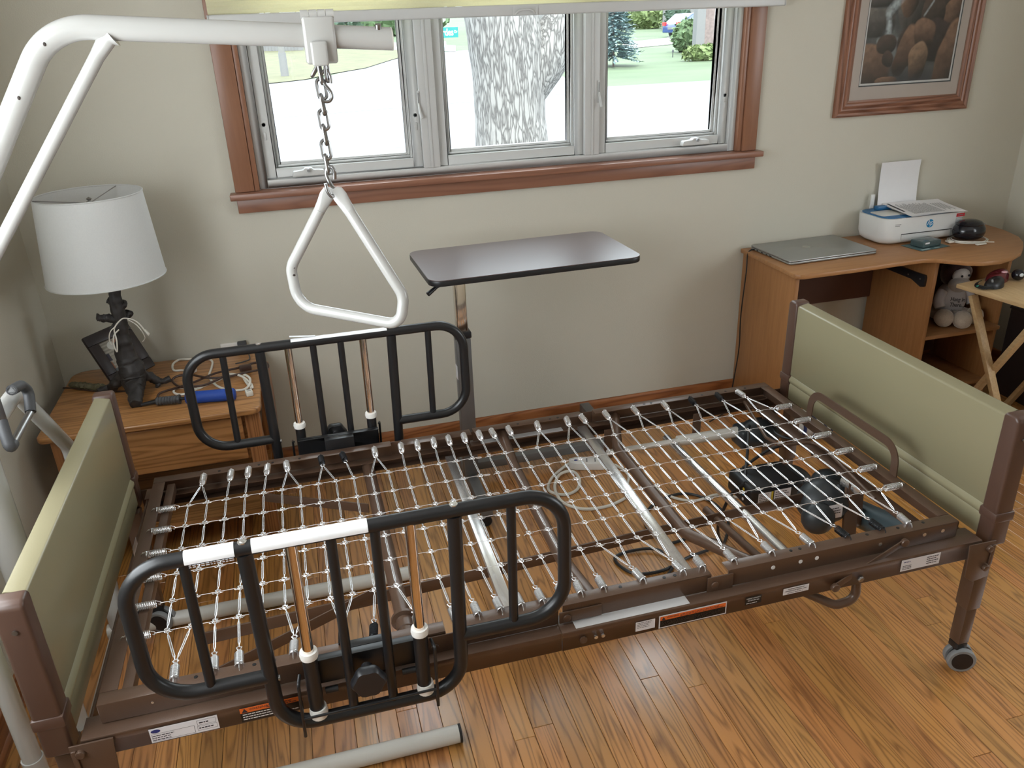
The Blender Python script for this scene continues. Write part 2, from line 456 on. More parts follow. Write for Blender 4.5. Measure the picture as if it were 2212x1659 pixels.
def baseboard(name, a, b, n, m):
    a, b, n = V(a), V(b), V(n)
    prof = [(0, 0), (.022, 0), (.022, .014), (.016, .020), (.012, .022), (.012, .072), (.008, .082), (.003, .085), (0, .085)]
    vs = [q + n*p[0] + V((0, 0, p[1])) for q in (a, b) for p in prof]; k = len(prof)
    fs = [(i, (i+1) % k, k+(i+1) % k, k+i) for i in range(k)] + [tuple(range(k))[::-1], tuple(range(k, 2*k))]
    return struct(MB().add(vs, fs).build(name, m, merge=True))
baseboard('baseboard_back', (XL, YB-.0005, .0005), (XR, YB-.0005, .0005), (0, -1, 0), 'base_wood')
baseboard('baseboard_left', (XL+.0005, YR, .0005), (XL+.0005, YB-.024, .0005), (1, 0, 0), 'base_wood_y')
baseboard('baseboard_right', (XR-.0005, YR, .0005), (XR-.0005, YB-.024, .0005), (-1, 0, 0), 'base_wood_y')

# front window
win = thing('window_1', (1.39, YB, 1.17), 'wide white three-part casement window in reddish wood casing', 'window', kind='structure')
del win['category']
yc = YB-.001
def casing(x0, x1, z0, z1, inner_x):
    b = MB(); b.box(x0, x1, yc-.02, yc, z0, z1); return b.build('casing', 'trim_wood_v', win, bevel=.003)
casing(.308, .378, 1.176, 2.13, .39); casing(2.405, 2.473, 1.176, 2.13, 2.39)
MB().box(.308, 2.473, yc-.02, yc, 2.065, 2.13).build('casing', 'trim_wood', win, bevel=.003)
MB().box(.3785, .397, yc-.012, YB+.05, 1.176, 2.06).build('stop_bead', 'trim_wood_v', win, bevel=.002)
MB().box(2.384, 2.4045, yc-.012, YB+.05, 1.176, 2.06).build('stop_bead', 'trim_wood_v', win, bevel=.002)
MB().box(.288, 2.492, yc-.056, yc, 1.152, 1.1755).build('window_stool', 'trim_wood', win, bevel=.004)
MB().box(.386, 2.399, yc, YB+.05, 1.152, 1.1755).build('window_stool_back', 'trim_wood', win)
MB().box(.308, 2.473, yc-.022, yc, 1.0985, 1.1515).build('apron', 'trim_wood', win, bevel=.003)
# white vinyl frame
fy0, fy1 = YB+.012, YB+.115
FX0, FX1, FZ0, FZ1 = .3975, 2.3835, 1.1765, 2.055
fr = MB()
fr.box(FX0, FX0+.03, fy0, fy1, FZ0, FZ1); fr.box(FX1-.03, FX1, fy0, fy1, FZ0, FZ1)
fr.box(FX0+.03, FX1-.03, fy0, fy1, FZ0, FZ0+.03); fr.box(FX0+.03, FX1-.03, fy0, fy1, FZ1-.03, FZ1)
fr.build('window_frame', 'vinyl', win, bevel=.002)
for x0, x1 in ((1.028, 1.092), (1.698, 1.760)):
    MB().box(x0, x1, fy0-.004, fy1, FZ0+.0305, FZ1-.0305).box(x0+.026, x1-.026, fy0-.008, fy0-.0041, FZ0+.0305, FZ1-.0305).build('mullion', 'vinyl', win, bevel=.002)
for k, (x0, x1) in enumerate(((FX0+.031, 1.0275), (1.0925, 1.6975), (1.7605, FX1-.031))):
    z0, z1 = FZ0+.0315, FZ1-.0315
    sb = MB(); w = .036; d0, d1 = fy0+.022, fy1-.02
    sb.box(x0, x0+w, d0, d1, z0, z1); sb.box(x1-w, x1, d0, d1, z0, z1); sb.box(x0+w, x1-w, d0, d1, z0, z0+w); sb.box(x0+w, x1-w, d0, d1, z1-w, z1)
    g = .010
    for a in (0, 1):     # stepped glazing bead
        e = w+g*a
        sb.box(x0+e, x0+e+g, d0+.018+a*.016, d1-.004, z0+e, z1-e); sb.box(x1-e-g, x1-e, d0+.018+a*.016, d1-.004, z0+e, z1-e)
        sb.box(x0+e+g, x1-e-g, d0+.018+a*.016, d1-.004, z0+e, z0+e+g); sb.box(x0+e+g, x1-e-g, d0+.018+a*.016, d1-.004, z1-e-g, z1-e)
    s = sb.build('sash', 'vinyl', win, bevel=.0015, seg=1)
    MB().box(x0+w+g*1.5, x1-w-g*1.5, d1-.013, d1-.009, z0+w+g*1.5, z1-w-g*1.5).build('pane', 'pane_glass', s, smooth=False)
    if k == 0:
        MB().box(x0+.001, x1-.001, d0-.003, d0-.0005, z0+.001, z0+.004).build('sash_gap', 'vinyl_dark', s)
    for xx in ((x0+w*.45, x1-w*.45) if k == 0 else ((x1-w*.45,) if k == 2 else ())):
        MB().lathe([(.0, -.004), (.006, -.004), (.007, 0)], 12, (xx, d0, 1.405), Matrix.Rotation(math.pi/2, 4, 'X')).build('screw_cover', 'vinyl', s)
        MB().box(xx-.004, xx+.004, d0-.004, d0, 1.35, 1.378).build('keeper', 'vinyl', s, bevel=.001)
# operator covers with cranks and the sash locks
def crank(xc, z, L):
    c = MB()
    poly = [(-L/2, -.012), (L/2, -.012), (L/2-.006, .008), (.018, .011), (.014, .018), (-.014, .018), (-.018, .011), (-L/2+.006, .008)]
    Mx = frame((xc, fy0+.012, z), (1, 0, 0), (0, 0, 1))
    c.prism([(p[0], p[1]) for p in poly], 0, .03, Mx)
    o = c.build('crank_cover', 'vinyl', win, bevel=.004)
    MB().cyl((xc, fy0-.022, z+.010), (xc, fy0-.032, z+.010), .006, 12).build('crank_stud', 'vinyl_dark', o)
crank(.583, 1.226, .125); crank(2.195, 1.226, .13)
for xx, zz in ((1.0235, 1.44), (1.755, 1.44)):
    l = MB(); l.box(xx-.003, xx+.004, fy0-.010, fy0-.0045, zz-.03, zz+.055)
    l.tube([(xx, fy0-.008, zz+.01), (xx+.003, fy0-.02, zz-.03), (xx+.006, fy0-.022, zz-.045)], [.004, .005, .006], 8)
    l.build('sash_lock', 'vinyl', win, bevel=.001)
    MB().box(xx-.0018, xx+.0022, fy0-.0106, fy0-.0101, zz-.012, zz+.048).build('lock_slot', 'vinyl_dark', win)

# honeycomb shade lowered over the top of the window
shade = thing('cellular_shade', (1.42, YB-.045, 1.76), 'cream pleated honeycomb shade with white bottom rail lowered over the window', 'window shade')
cloth_mat('shade_cloth', (.86, .83, .62), .45)
sp = []
zs = 1.778; zt = 2.115; n = 26
sx0, sx1 = .322, 2.518
for sgn in (-1, 1):
    m = MB(); pts = []
    for i in range(n+1):
        z = zs+(zt-zs)*i/n; pts.append((YB-.050 + sgn*(.004 + (.009 if i % 2 else 0)), z))
    vs = [(x, p[0], p[1]) for x in (sx0, sx1) for p in pts]
    m.add(vs, [(i, i+1, n+2+i, n+1+i) for i in range(n)])
    m.build('pleated_fabric', 'shade_cloth', shade, smooth=False)
MB().box(sx0, sx1, YB-.072, YB-.028, 1.740, 1.7775).build('bottom_rail', 'vinyl', shade, bevel=.006, seg=3)
MB().box(sx0-.004, sx0, YB-.071, YB-.029, 1.741, 1.7765).build('end_cap', 'vinyl', shade, bevel=.001)
MB().box(sx1, sx1+.004, YB-.071, YB-.029, 1.741, 1.7765).build('end_cap', 'vinyl', shade, bevel=.001)
MB().box(sx0, sx1, YB-.075, YB-.0225, 2.116, 2.16).build('head_rail', 'vinyl', shade, bevel=.004)
hd = MB().tube(smooth_path([(1.395, YB-.074, 1.745), (1.41, YB-.083, 1.757), (1.433, YB-.087, 1.760), (1.456, YB-.083, 1.757), (1.471, YB-.074, 1.745)], 5), .004, 8)
hd.box(1.385, 1.481, YB-.076, YB-.0725, 1.742, 1.768); hd.build('pull_handle', 'vinyl', shade)

tag(MB().box(XR+.06, XR+.11, RY0, RY0+.05, SZ0, SZ1).box(XR+.06, XR+.11, RY1-.05, RY1, SZ0, SZ1).box(XR+.06, XR+.11, RY0+.05, RY1-.05, SZ0, SZ0+.05).box(XR+.06, XR+.11, RY0+.05, RY1-.05, SZ1-.05, SZ1).build('fill_window', 'vinyl'), kind='structure')  # unseen frame added around the opening of the right fill light
# window in the left wall, out of frame: its frame
w2 = tag(MB().box(XL-.07, XL-.02, SY0, SY0+.05, SZ0, SZ1).box(XL-.07, XL-.02, SY1-.05, SY1, SZ0, SZ1).box(XL-.07, XL-.02, SY0+.05, SY1-.05, SZ0, SZ0+.05).box(XL-.07, XL-.02, SY0+.05, SY1-.05, SZ1-.05, SZ1).build('window_2', 'vinyl'), kind='structure')
# ---------------------------------------------------------------- hospital bed
DZ = .5264; DL = 2.03; DW = .913
bed = thing('hospital_bed', (1.03, .456, 0), 'brown steel homecare hospital bed frame with bare link-spring deck and olive end panels', 'bed')
def angle_rail(x0, x1, near, name, m='bed_brown', zt=DZ, web=.048, fl=.034, th=.003):
    b = MB()
    if near: b.box(x0, x1, 0, fl, zt-th, zt); b.box(x0, x1, 0, th, zt-web, zt-th)
    else: b.box(x0, x1, DW-fl, DW, zt-th, zt); b.box(x0, x1, DW-th, DW, zt-web, zt-th)
    return b.build(name, m, bed, bevel=.0012, seg=2)
def hole(c, ax, r=.0042, parent=None, m='sticker_black'):
    c = V(c); a = V(ax)*.0008
    return MB().cyl(c-a, c+a, r, 10).build('hole', m, parent or bed)
for near in (True, False):
    hr = angle_rail(0, .700, near, 'head_section_rail')
    sr = angle_rail(.735, .957, near, 'seat_section_rail', zt=DZ-.002, fl=.040)
    kr = angle_rail(.967, 1.335, near, 'knee_section_rail')
    fr_ = angle_rail(1.380, DL, near, 'foot_section_rail')
    y = 0 if near else DW; s = -1 if near else 1
    # pivot plates
    for x0, x1, z0, z1, nm in ((.655, .745, DZ-.060, DZ-.006, 'pivot_plate'), (.958, 1.06, DZ-.046, DZ-.016, 'pivot_plate'), (1.325, 1.392, DZ-.050, DZ-.008, 'pivot_plate')):
        pp = MB(); yy0, yy1 = sorted((y+s*.0004, y+s*.0044)); pp.box(x0, x1, yy0, yy1, z0, z1)
        po = pp.build(nm, 'bed_brown', bed, bevel=.0015)
        MB().cyl((x0+.018, y+s*.0044, (z0+z1)/2), (x0+.018, y+s*.009, (z0+z1)/2), .009, 14).build('rivet', 'bed_brown', po, bevel=.001)
    yy = .022 if near else DW-.022
    for x in (1.115, 1.225, 1.252, 1.56, 1.585, 1.775, 1.865, 1.94, .185, .30, .34, .42):
        hole((x, yy, DZ), (0, 0, 1), .0042, hr if x < .7 else (kr if x < 1.34 else fr_))
    if near:
        for x in (1.50, 1.575, 1.62, 1.80, 1.93, 1.985): hole((x, 0, DZ-.02), (0, 1, 0), .0055, fr_, 'ink_white' if x < 1.7 else 'galv')
        for x in (.10, .14): hole((x, 0, DZ-.022), (0, 1, 0), .003, hr, 'galv')
# end rails
MB().box(.0, .034, .035, DW-.035, DZ-.003, DZ).box(0, .003, .0035, DW-.0035, DZ-.048, DZ-.003).build('head_end_rail', 'bed_brown', bed, bevel=.001)
MB().box(DL-.034, DL, .035, DW-.035, DZ-.003, DZ).box(DL-.003, DL, .0035, DW-.0035, DZ-.048, DZ-.003).build('foot_end_rail', 'bed_brown', bed, bevel=.001)
MB().bar((.05, .04, DZ-.02), (.05, DW-.04, DZ-.02), .022, .026).build('head_inner_bar', 'bed_brown', bed, bevel=.002)
# mattress retainer loop at the foot
lp = [(DL-.004, .640, DZ-.01), (DL-.004, .635, DZ+.085), (DL-.004, .245, DZ+.085), (DL-.004, .240, DZ-.01)]
lb = MB(); P = fillet(lp, [0, .075, .075, 0], 8)
vs = []; 
for i, p in enumerate(P):
    a = P[max(0, i-1)]; b_ = P[min(len(P)-1, i+1)]; tng = (b_-a).normalized(); nn = V((1, 0, 0)).cross(tng)
    for dx, dn in ((-.002, -.013), (.002, -.013), (.002, .013), (-.002, .013)): vs.append(p+V((dx, 0, 0))+nn*dn)
k = len(P); fs = [(i*4+j, i*4+(j+1) % 4, (i+1)*4+(j+1) % 4, (i+1)*4+j) for i in range(k-1) for j in range(4)] + [(3, 2, 1, 0), ((k-1)*4, (k-1)*4+1, (k-1)*4+2, (k-1)*4+3)]
lb.add(vs, fs).build('mattress_retainer', 'bed_brown', bed, merge=True)

# main frame under the deck
for near in (True, False):
    y0 = -.03 if near else DW+.03; s = 1 if near else -1
    ya, yb = sorted((y0, y0+s*.06))
    b = MB()
    b.box(-.035, .955, ya, yb, .4725, .4755) ; yw0, yw1 = sorted((y0, y0+s*.003)); b.box(-.035, .955, yw0, yw1, .428, .4725); 
    b.box(-.035, .955, *sorted((y0, y0+s*.03)), .426, .428)
    o1 = b.build('head_frame_rail', 'bed_brown', bed, bevel=.0012)
    b = MB(); b.box(.9555, 2.085, *sorted((y0-s*.001, y0+s*.059)), .4735, .4765); b.box(.9555, 2.085, *sorted((y0-s*.001, y0+s*.002)), .427, .4735); b.box(.9555, 2.085, *sorted((y0-s*.001, y0+s*.03)), .425, .427)
    o2 = b.build('foot_frame_rail', 'bed_brown', bed, bevel=.0012)
    MB().box(.99, 1.27, *sorted((y0+s*.004, y0+s*.055)), .4767, .4775).build('slide_plate', mat('plate_bright', (.74, .73, .72), .35, metal=.3, var=.1, vscale=18), bed)  # base colour lightened to stand in for the reflection the deck rail blocks
    yo = y0-s*.0012
    for x in (1.005, 1.035, 1.052): MB().cyl((x, yo, .447), (x, yo-s*.004, .447), .0045 if x > 1.01 else .009, 12).build('bolt', 'galv' if x > 1.01 else 'bed_brown', o2)
    # foot section lift link and bolt
    if near:
        a, c = V((1.655, yo-.004, .437)), V((1.862, yo+.022, .505))
        MB().bar(a, c, .004, .018).build('lift_link', 'bed_brown', bed, bevel=.0015)
        for q in (a, c): MB().cyl(q+V((0, .003, 0)), q-V((0, .008, 0)), .011, 16).build('link_rivet', 'bed_brown', bed, bevel=.002)
        MB().lathe([(0, 0), (.009, 0), (.009, .003), (.006, .006), (0, .006)], 6, (1.73, yo-.0002, .441), Matrix.Rotation(math.pi/2, 4, 'X')).build('hex_bolt', 'steel', bed)
        # bent tube lift arm showing under the rail
        q = smooth_path([(1.50, .30, .33), (1.62, .08, .385), (1.69, -.012, .372), (1.735, -.020, .375), (1.742, -.012, .42)], 8)
        MB().tube(fillet([(1.55, .42, .40), (1.60, .05, .385), (1.685, -.012, .355), (1.742, -.014, .362), (1.738, -.010, .424)], .028, 7), .0115, 12).build('lift_arm', 'bed_brown', bed)
# end cross members of the main frame and the head board latch tabs
for x in (-.028, 2.075):
    MB().box(x-.003, x+.003, -.026, DW+.026, .44, .4715).build('frame_cross_member', 'bed_brown', bed, bevel=.001)

def cross_tube(pts, r, m, name, fr_=.05):
    return MB().tube(fillet(pts, fr_, 6), r, 14).build(name, m, bed)
cross_tube([(.622, .905, .455), (.625, .02, .455)], .019, 'bed_brown', 'pivot_tube', 0)
MB().lathe([(.019, -.03), (.03, -.028), (.03, -.02), (.021, -.016), (.021, .016), (.019, .018)], 20, (.625, .125, .455), Matrix.Rotation(math.pi/2, 4, 'X')).build('tube_collar', 'bed_brown', bed)
MB().bar((.880, .87, .455), (.868, .045, .455), .030, .016).build('seat_cross_bar', 'galv', bed, bevel=.002)
cross_tube([(1.062, .898, DZ-.03), (1.058, .74, .465), (1.046, .25, .465), (1.055, .035, DZ-.03)], .0165, 'bed_brown', 'knee_cross_tube', .12)
MB().bar((1.333, .885, .478), (1.312, .035, .478), .030, .016).build('knee_cross_bar', 'galv', bed, bevel=.002)
cross_tube([(1.455, .893, DZ-.03), (1.403, .74, .46), (1.400, .25, .46), (1.475, .033, DZ-.03)], .0165, 'bed_brown', 'foot_cross_tube', .12)
cross_tube([(1.632, .86, .40), (1.654, .04, .40)], .0135, 'galv', 'lift_shaft', 0)
MB().bar((1.958, .872, .478), (1.972, .040, .478), .042, .010).build('foot_cross_bar', 'bed_brown', bed, bevel=.002)
MB().bar((.16, .295, .40), (1.85, .385, .40), .006, .034).build('drive_bar', 'bed_brown', bed, bevel=.001)
MB().bar((.02, .99, .42), (.60, .968, .42), .006, .03).build('drive_bar', 'bed_brown', bed, bevel=.001)
MB().bar((.20, .128, .43), (.60, .315, .43), .004, .030).build('brace_strap', 'bed_brown', bed, bevel=.001)
MB().bar((.30, .86, .43), (.60, .695, .43), .004, .030).build('brace_strap', 'bed_brown', bed, bevel=.001)
cross_tube([pz(1608, 868, .505), pz(1655, 945, .50), pz(1685, 962, .497), pz(1755, 955, .497), pz(1785, 972, .497), pz(1890, 1078, .497)], .0052, 'bed_brown', 'cable_rod', .02)
# brackets that carry the foot-end shaft
for yb in (.80, .33):
    MB().bar((2.0, yb, .30), (1.985, yb, .47), .006, .05, up=(1, 0, 0)).build('motor_bracket', 'bed_brown', bed, bevel=.001)
for (x, yb) in ((1.42, .86), (1.75, .868)):
    MB().bar((x, yb, .36), (x, yb, .47), .005, .03, up=(1, 0, 0)).build('shaft_bracket', 'bed_brown', bed, bevel=.001)

# link spring deck ----------------------------------------------------------
ROWS = [.186, .2918, .3976, .5034, .6092, .715]
NC = 37; CX = [.112+.05072*i for i in range(NC)]
ZN = DZ+.002
# one coil spring, hook at the origin, running along +X
def coil(name, m, L=.040, r=.0088, turns=12, wire=.00125):
    b = MB(); path = []
    path += [V((0, 0, -.006)), V((.0015, 0, .003)), V((.006, 0, .007)), V((.010, 0, .006))]
    N = turns*9
    for i in range(N+1):
        a = 2*math.pi*i/9; path.append(V((.012+L*i/N, r*math.sin(a), r*math.cos(a))))
    e = .012+L
    path += [V((e+.004, 0, .006)), V((e+.009, 0, .004)), V((e+.011, 0, 0)), V((e+.008, 0, -.004)), V((e+.004, 0, -.002))]
    b.tube(path, wire, 5); return mesh_of(b, name, m)
SPR = coil('coil_spring', 'spring_steel'); SPRD = coil('coil_spring', 'spring_dark')
SPRH = coil('coil_spring', 'spring_steel', L=.050, turns=13)
SL = .012+.040+.011
def link_mesh_of(L):
    """a twin-wire link of length L along +X with twisted ends and an eye at each end"""
    b = MB(); w = .0018; r = .00115
    for s in (-1, 1):
        b.tube([(.014, 0, 0), (.022, s*w, 0), (L-.022, s*w, 0), (L-.014, 0, 0)], r, 5)
    for e, d in ((0, 1), (L, -1)):
        X = lambda q: e+d*q
        b.tube([(X(.0145), 0, 0), (X(.0085), .0006, .0008), (X(.005), .0055, .001), (X(-.003), .0028, .0012), (X(-.005), 0, .0012), (X(-.003), -.0028, .0012), (X(.005), -.0055, .0005), (X(.0085), -.0006, -.0006), (X(.0145), 0, 0)], r, 5)
    return mesh_of(b, 'cross_link', 'wire')
LK = {}
def put_link(a, c):
    a, c = V(a), V(c); L = round((c-a).length, 3)
    if L not in LK: LK[L] = link_mesh_of(L)
    return inst('cross_link', LK[L], align(a, c), bed)
for x in CX:
    for j in range(5): put_link((x, ROWS[j], ZN), (x, ROWS[j+1], ZN))
# lengthwise wires with little hooks at the nodes
def lw(L):
    b = MB(); r = .0007
    b.tube([(.0, 0, .0005), (L, 0, .0005)], r, 5)
    for e, d in ((0, 1), (L, -1)):
        b.tube([(e+d*.002, -.001, 0), (e+d*.006, -.0045, 0), (e+d*.0095, -.005, 0), (e+d*.0125, -.0032, .0005)], .0006, 4)
    return mesh_of(b, 'row_wire', 'wire')
LWM = lw(.05072)
hk = mesh_of(MB().tube(smooth_path([(0, 0, 0), (.018, .0005, 0), (.026, -.0015, 0), (.026, -.0055, 0), (.018, -.0065, 0), (.010, -.006, 0)], 4), .0010, 5), 'row_hook', 'wire')
tl = mesh_of(MB().tube([(0, 0, 0), (-.006, -.003, 0), (-.014, -.0075, 0)], .0010, 5), 'row_tail', 'wire')
for y in ROWS:
    for i in range(NC-1):
        if i == 16:
            inst('row_hook', hk, Matrix.Translation((CX[i], y, ZN)), bed); inst('row_tail', tl, Matrix.Translation((CX[i+1], y, ZN)), bed)
        else: inst('row_wire', LWM, Matrix.Translation((CX[i], y, ZN)), bed)
    inst('coil_spring', SPRH, align((.016, y, ZN), (CX[0], y, ZN)), bed)
    MB().tube([(.016+.070, y, ZN), (CX[0], y, ZN)], .001, 5).build('row_wire', 'wire', bed)
    inst('coil_spring', SPRH, align((DL-.012, y, ZN), (CX[-1], y, ZN)), bed)
# side springs: V pairs share one spring
pat = 'V111VV1V11111111VV1VVVVVV'
hookx = [.143, .221, .271, .327, .379, .482, .546, .646, .729, .780, .832, .880, .930, .979, 1.021, 1.077, 1.176, 1.278, 1.327, 1.410, 1.512, 1.623, 1.723, 1.823, 1.900]
ci = 0
for p, hx in zip(pat, hookx):
    cols = [CX[ci], CX[ci+1]] if p == 'V' else [CX[ci]]
    ci += len(cols); cxm = sum(cols)/len(cols)
    dark = hx in (.482, .546, 1.723, 1.823)
    for side_ in (0, 1):
        hy = .013 if side_ == 0 else DW-.026; ny = ROWS[0] if side_ == 0 else ROWS[-1]
        a = V((hx, hy, DZ+.001)); d = V((cxm, ny, ZN))-a; d = d.normalized()
        inst('coil_spring', SPRD if dark else SPR, align(a, a+d), bed)
        e = a+d*(SL+.001)
        for cx_ in cols: put_link(e, (cx_, ny, ZN))

# head and foot boards ------------------------------------------------------
def end_board(xi, sgn, name):
    """xi: face towards the mattress; sgn: +1 outward along +x"""
    eb = MB()
    # panel cross-section (offset outward, z), extruded along y
    prof = [(0, .452), (0, .505), (.004, .510), (-.005, .520), (-.005, .529), (.004, .539), (0, .545), (0, .7945), (.0010, .7975), (.0030, .7995), (.006, .8005), (.036, .8065), (.040, .8050), (.042, .801), (.042, .452)]
    y0, y1 = .028, .905
    vs = [(xi+sgn*p[0], y, p[1]) for y in (y0, y1) for p in prof]; k = len(prof)
    eb.add(vs, [(i, (i+1) % k, k+(i+1) % k, k+i) for i in range(k)] + [tuple(range(k)), tuple(range(2*k-1, k-1, -1))])
    b = eb.build(name, 'bed_olive', bed, merge=True, angle=.9)
    for near in (True, False):
        ys = (-.022, .0275) if near else (.9055, .955)
        pb = MB(); xa, xb = sorted((xi-sgn*.006, xi+sgn*.048))
        outl = [(ys[0], .438), (ys[1], .438), (ys[1], .80), (ys[1]-.006, .811), (ys[0]+.012, .811), (ys[0]+.002, .80)] if near else [(ys[0], .438), (ys[1], .438), (ys[1]-.002, .80), (ys[1]-.012, .811), (ys[0]+.006, .811), (ys[0], .80)]
        Mx = Matrix(((0, 0, 1, 0), (1, 0, 0, 0), (0, 1, 0, 0), (0, 0, 0, 1)))
        pb.prism(outl, xa, xb, Mx)
        po = pb.build('corner_post', 'cap_brown', b, bevel=.009, seg=3)
        gb = MB().box(xa-.003, xb+.003, ys[0]-.003, ys[1]+.003, .512, .540); gb.build('post_band', 'cap_brown', b, bevel=.005)
        yy = ys[0] if near else ys[1]; s = -1 if near else 1
        MB().cyl((xi+sgn*.020, yy, .75), (xi+sgn*.020, yy+s*.0025, .75), .005, 12).build('screw', 'steel', b)
        # leg with telescoping foot and caster
        yl = .018 if near else DW-.018; xl = xi+sgn*.018
        MB().box(xl-.022, xl+.022, yl-.022, yl+.022, .215, .4375).build('leg', 'bed_brown', bed, bevel=.003)
        MB().box(xl-.018, xl+.018, yl-.018, yl+.018, .092, .2145).build('leg_extension', 'bed_brown', bed, bevel=.003)
        # corner bracket with latch
        xa, xb = sorted((xi-sgn*.006, xi-sgn*.085)); yy = -.034 if near else DW+.034
        Mx = Matrix(((1, 0, 0, 0), (0, 0, 1, 0), (0, 1, 0, 0), (0, 0, 0, 1)))
        if near or True:
            xo = xi-sgn*.004; xin = xi-sgn*.085
            poly = [(xin, .472), (xo, .472), (xo, .36), (xi-sgn*.05, .352), (xin+sgn*.008, .372)]
            MB().prism(poly, *sorted((yy, yy+(-.004 if near else .004))), Mx).build('corner_bracket', 'bed_brown', bed, bevel=.001)
            for zz in (.452, .392):
                MB().cyl((xi-sgn*.022, yy, zz), (xi-sgn*.022, yy+(-.012 if near else .012), zz), .009, 14).build('latch_pin', 'bed_brown', bed, bevel=.002)
            MB().box(*sorted((xi-sgn*.016, xi-sgn*.006)), *sorted((yy+(-.004 if near else .004), yy+(-.009 if near else .009))), .40, .462).build('latch_tab', 'bed_brown', bed, bevel=.002)
        # caster: twin wheels
        cz = .0385
        ca = thing_part('caster', bed)
        tilt = Matrix.Translation((xl+.006, yl-.010, cz)) @ Matrix.Rotation(math.radians(-22), 4, 'Z') @ Matrix.Rotation(math.pi/2, 4, 'X')
        for s2 in (-1, 1):
            M2 = tilt @ Matrix.Translation((0, 0, s2*.0135))
            MB().lathe([(.022, -.008), (.036, -.008), (.0385, -.005), (.0385, .005), (.036, .008), (.022, .008)], 28, M=M2).build('caster_tyre', 'rubber_grey', ca)
            MB().lathe([(0, -.0095), (.020, -.0095), (.0285, -.0085), (.0285, .0085), (.020, .0095), (0, .0095)], 28, M=M2).build('caster_hub', 'plastic_black', ca)
        MB().lathe([(0, -.004), (.030, -.004), (.030, .004), (0, .004)], 20, M=tilt).build('caster_core', 'plastic_black', ca)
        MB().box(xl-.017, xl+.017, yl-.017, yl+.017, .070, .0915).cyl((xl, yl, .06), (xl, yl, .075), .012, 12).build('caster_housing', 'plastic_black', ca, bevel=.003)
    return b
def thing_part(name, parent):
    o = bpy.data.objects.new(name, None); COL.objects.link(o); o.empty_display_size = .02
    attach(o, parent); return o
hb = end_board(-.060, -1, 'headboard'); fb = end_board(2.127, 1, 'footboard')
hb['label'] = 'olive head panel with brown corner posts'; fb['label'] = 'olive foot panel with brown corner posts'

# stickers on the near frame rail
def sticker(x0, x1, zc, h, m, y=-.0318, slope=0, name='sticker', par=None):
    s = MB().box(x0, x1, y-.0004, y, zc-h/2, zc+h/2).build(name, m, par or bed, bevel=.0001, seg=1); return s
def lines(x0, x1, z0, z1, n, m, par, y=-.0325, jag=True, th=.35):
    b = MB(); R = random.Random(int(x0*1000)+n)
    for i in range(n):
        z = z1-(z1-z0)*(i+.5)/n; h = (z1-z0)/n*th; x = x0; end = x0+(x1-x0)*(R.uniform(.75, 1) if jag else 1)
        while x < end:
            w = R.uniform(.003, .009); b.box(x, min(x+w, end), y-.0001, y, z-h/2, z+h/2); x += w+.0012
    return b.build('print', m, par, smooth=False)
st = sticker(.088, .218, .4485, .036, 'sticker_white')
lines(.092, .135, .434, .450, 3, 'ink', st); lines(.182, .205, .452, .460, 1, 'ink', st); lines(.180, .212, .438, .446, 1, 'ink', st)
MB().lathe([(0, 0), (.009, 0), (.009, .0003)], 20, (.100, -.0323, .459), Matrix.Rotation(math.pi/2, 4, 'X') @ Matrix.Diagonal((1, .5, 1, 1))).build('emblem', 'ink_blue', st)
fb_ = MB()
for x0, x1, z0, z1 in ((.091, .172, .4335, .4525), (.178, .214, .450, .4625), (.177, .215, .436, .4475)):
    for a in ((x0, x1, z0, z0+.0005), (x0, x1, z1-.0005, z1), (x0, x0+.0005, z0, z1), (x1-.0005, x1, z0, z1)): fb_.box(a[0], a[1], -.0324, -.0323, a[2], a[3])
fb_.build('form_box', 'ink', st, smooth=False)
def warning(x0, x1, zc, h, white):
    if white: s = sticker(x0-.003, x1+.003, zc, h+.006, 'sticker_white'); s2 = sticker(x0, x1, zc, h, 'sticker_black', y=-.0323, par=s)
    else: s = s2 = sticker(x0, x1, zc, h, 'sticker_black', y=-.0320)
    hh = h*.34
    MB().box(x0, x1, -.0330, -.0325, zc+h/2-hh, zc+h/2).build('warning_band', 'sticker_orange', s)
    MB().prism([(x0+.003, zc+h/2-hh+.001), (x0+.003+hh, zc+h/2-hh+.001), (x0+.003+hh/2, zc+h/2-.001)], -.0334, -.0331, Matrix(((1, 0, 0, 0), (0, 0, 1, 0), (0, 1, 0, 0), (0, 0, 0, 1)))).build('warning_triangle', 'ink', s)
    text_mesh('WARNING', hh*.62, frame((x0+.006+hh, -.0332, zc+h/2-hh*.62), (1, 0, 0), (0, 0, 1)), 'ink', s, depth=.0001)
    lines(x0+.04+hh, x1-.004, zc+h/2-hh*.9, zc+h/2-.002, 2, 'ink', s, y=-.0333)
    mid = (x0+x1)/2
    if white: lines(x0+.004, mid-.006, zc-h/2+.002, zc+h/2-hh-.002, 5, 'ink_white', s, y=-.0326); lines(mid+.003, x1-.004, zc-h/2+.002, zc+h/2-hh-.002, 5, 'ink_white', s, y=-.0326)
    else: lines(x0+.004, x1-.006, zc-h/2+.003, zc+h/2-hh-.002, 3, 'ink_white', s, y=-.0326)
warning(.262, .386, .4495, .036, False)
warning(1.193, 1.360, .4465, .030, True)
st = sticker(1.132, 1.180, .4485, .026, 'sticker_white', y=-.0322); lines(1.136, 1.172, .442, .460, 4, 'ink', st)
st = sticker(1.412, 1.455, .4505, .022, 'sticker_black', y=-.0320)
for i, (t_, s_) in enumerate((('WEIGHT CAPACITY', .0042), ('450 LBS (204 kgs)', .0042))):
    text_mesh(t_, s_, frame((1.4335, -.0326, .4555-i*.0058), (1, 0, 0), (0, 0, 1)), 'ink_white', st, depth=.0001, align_='CENTER')
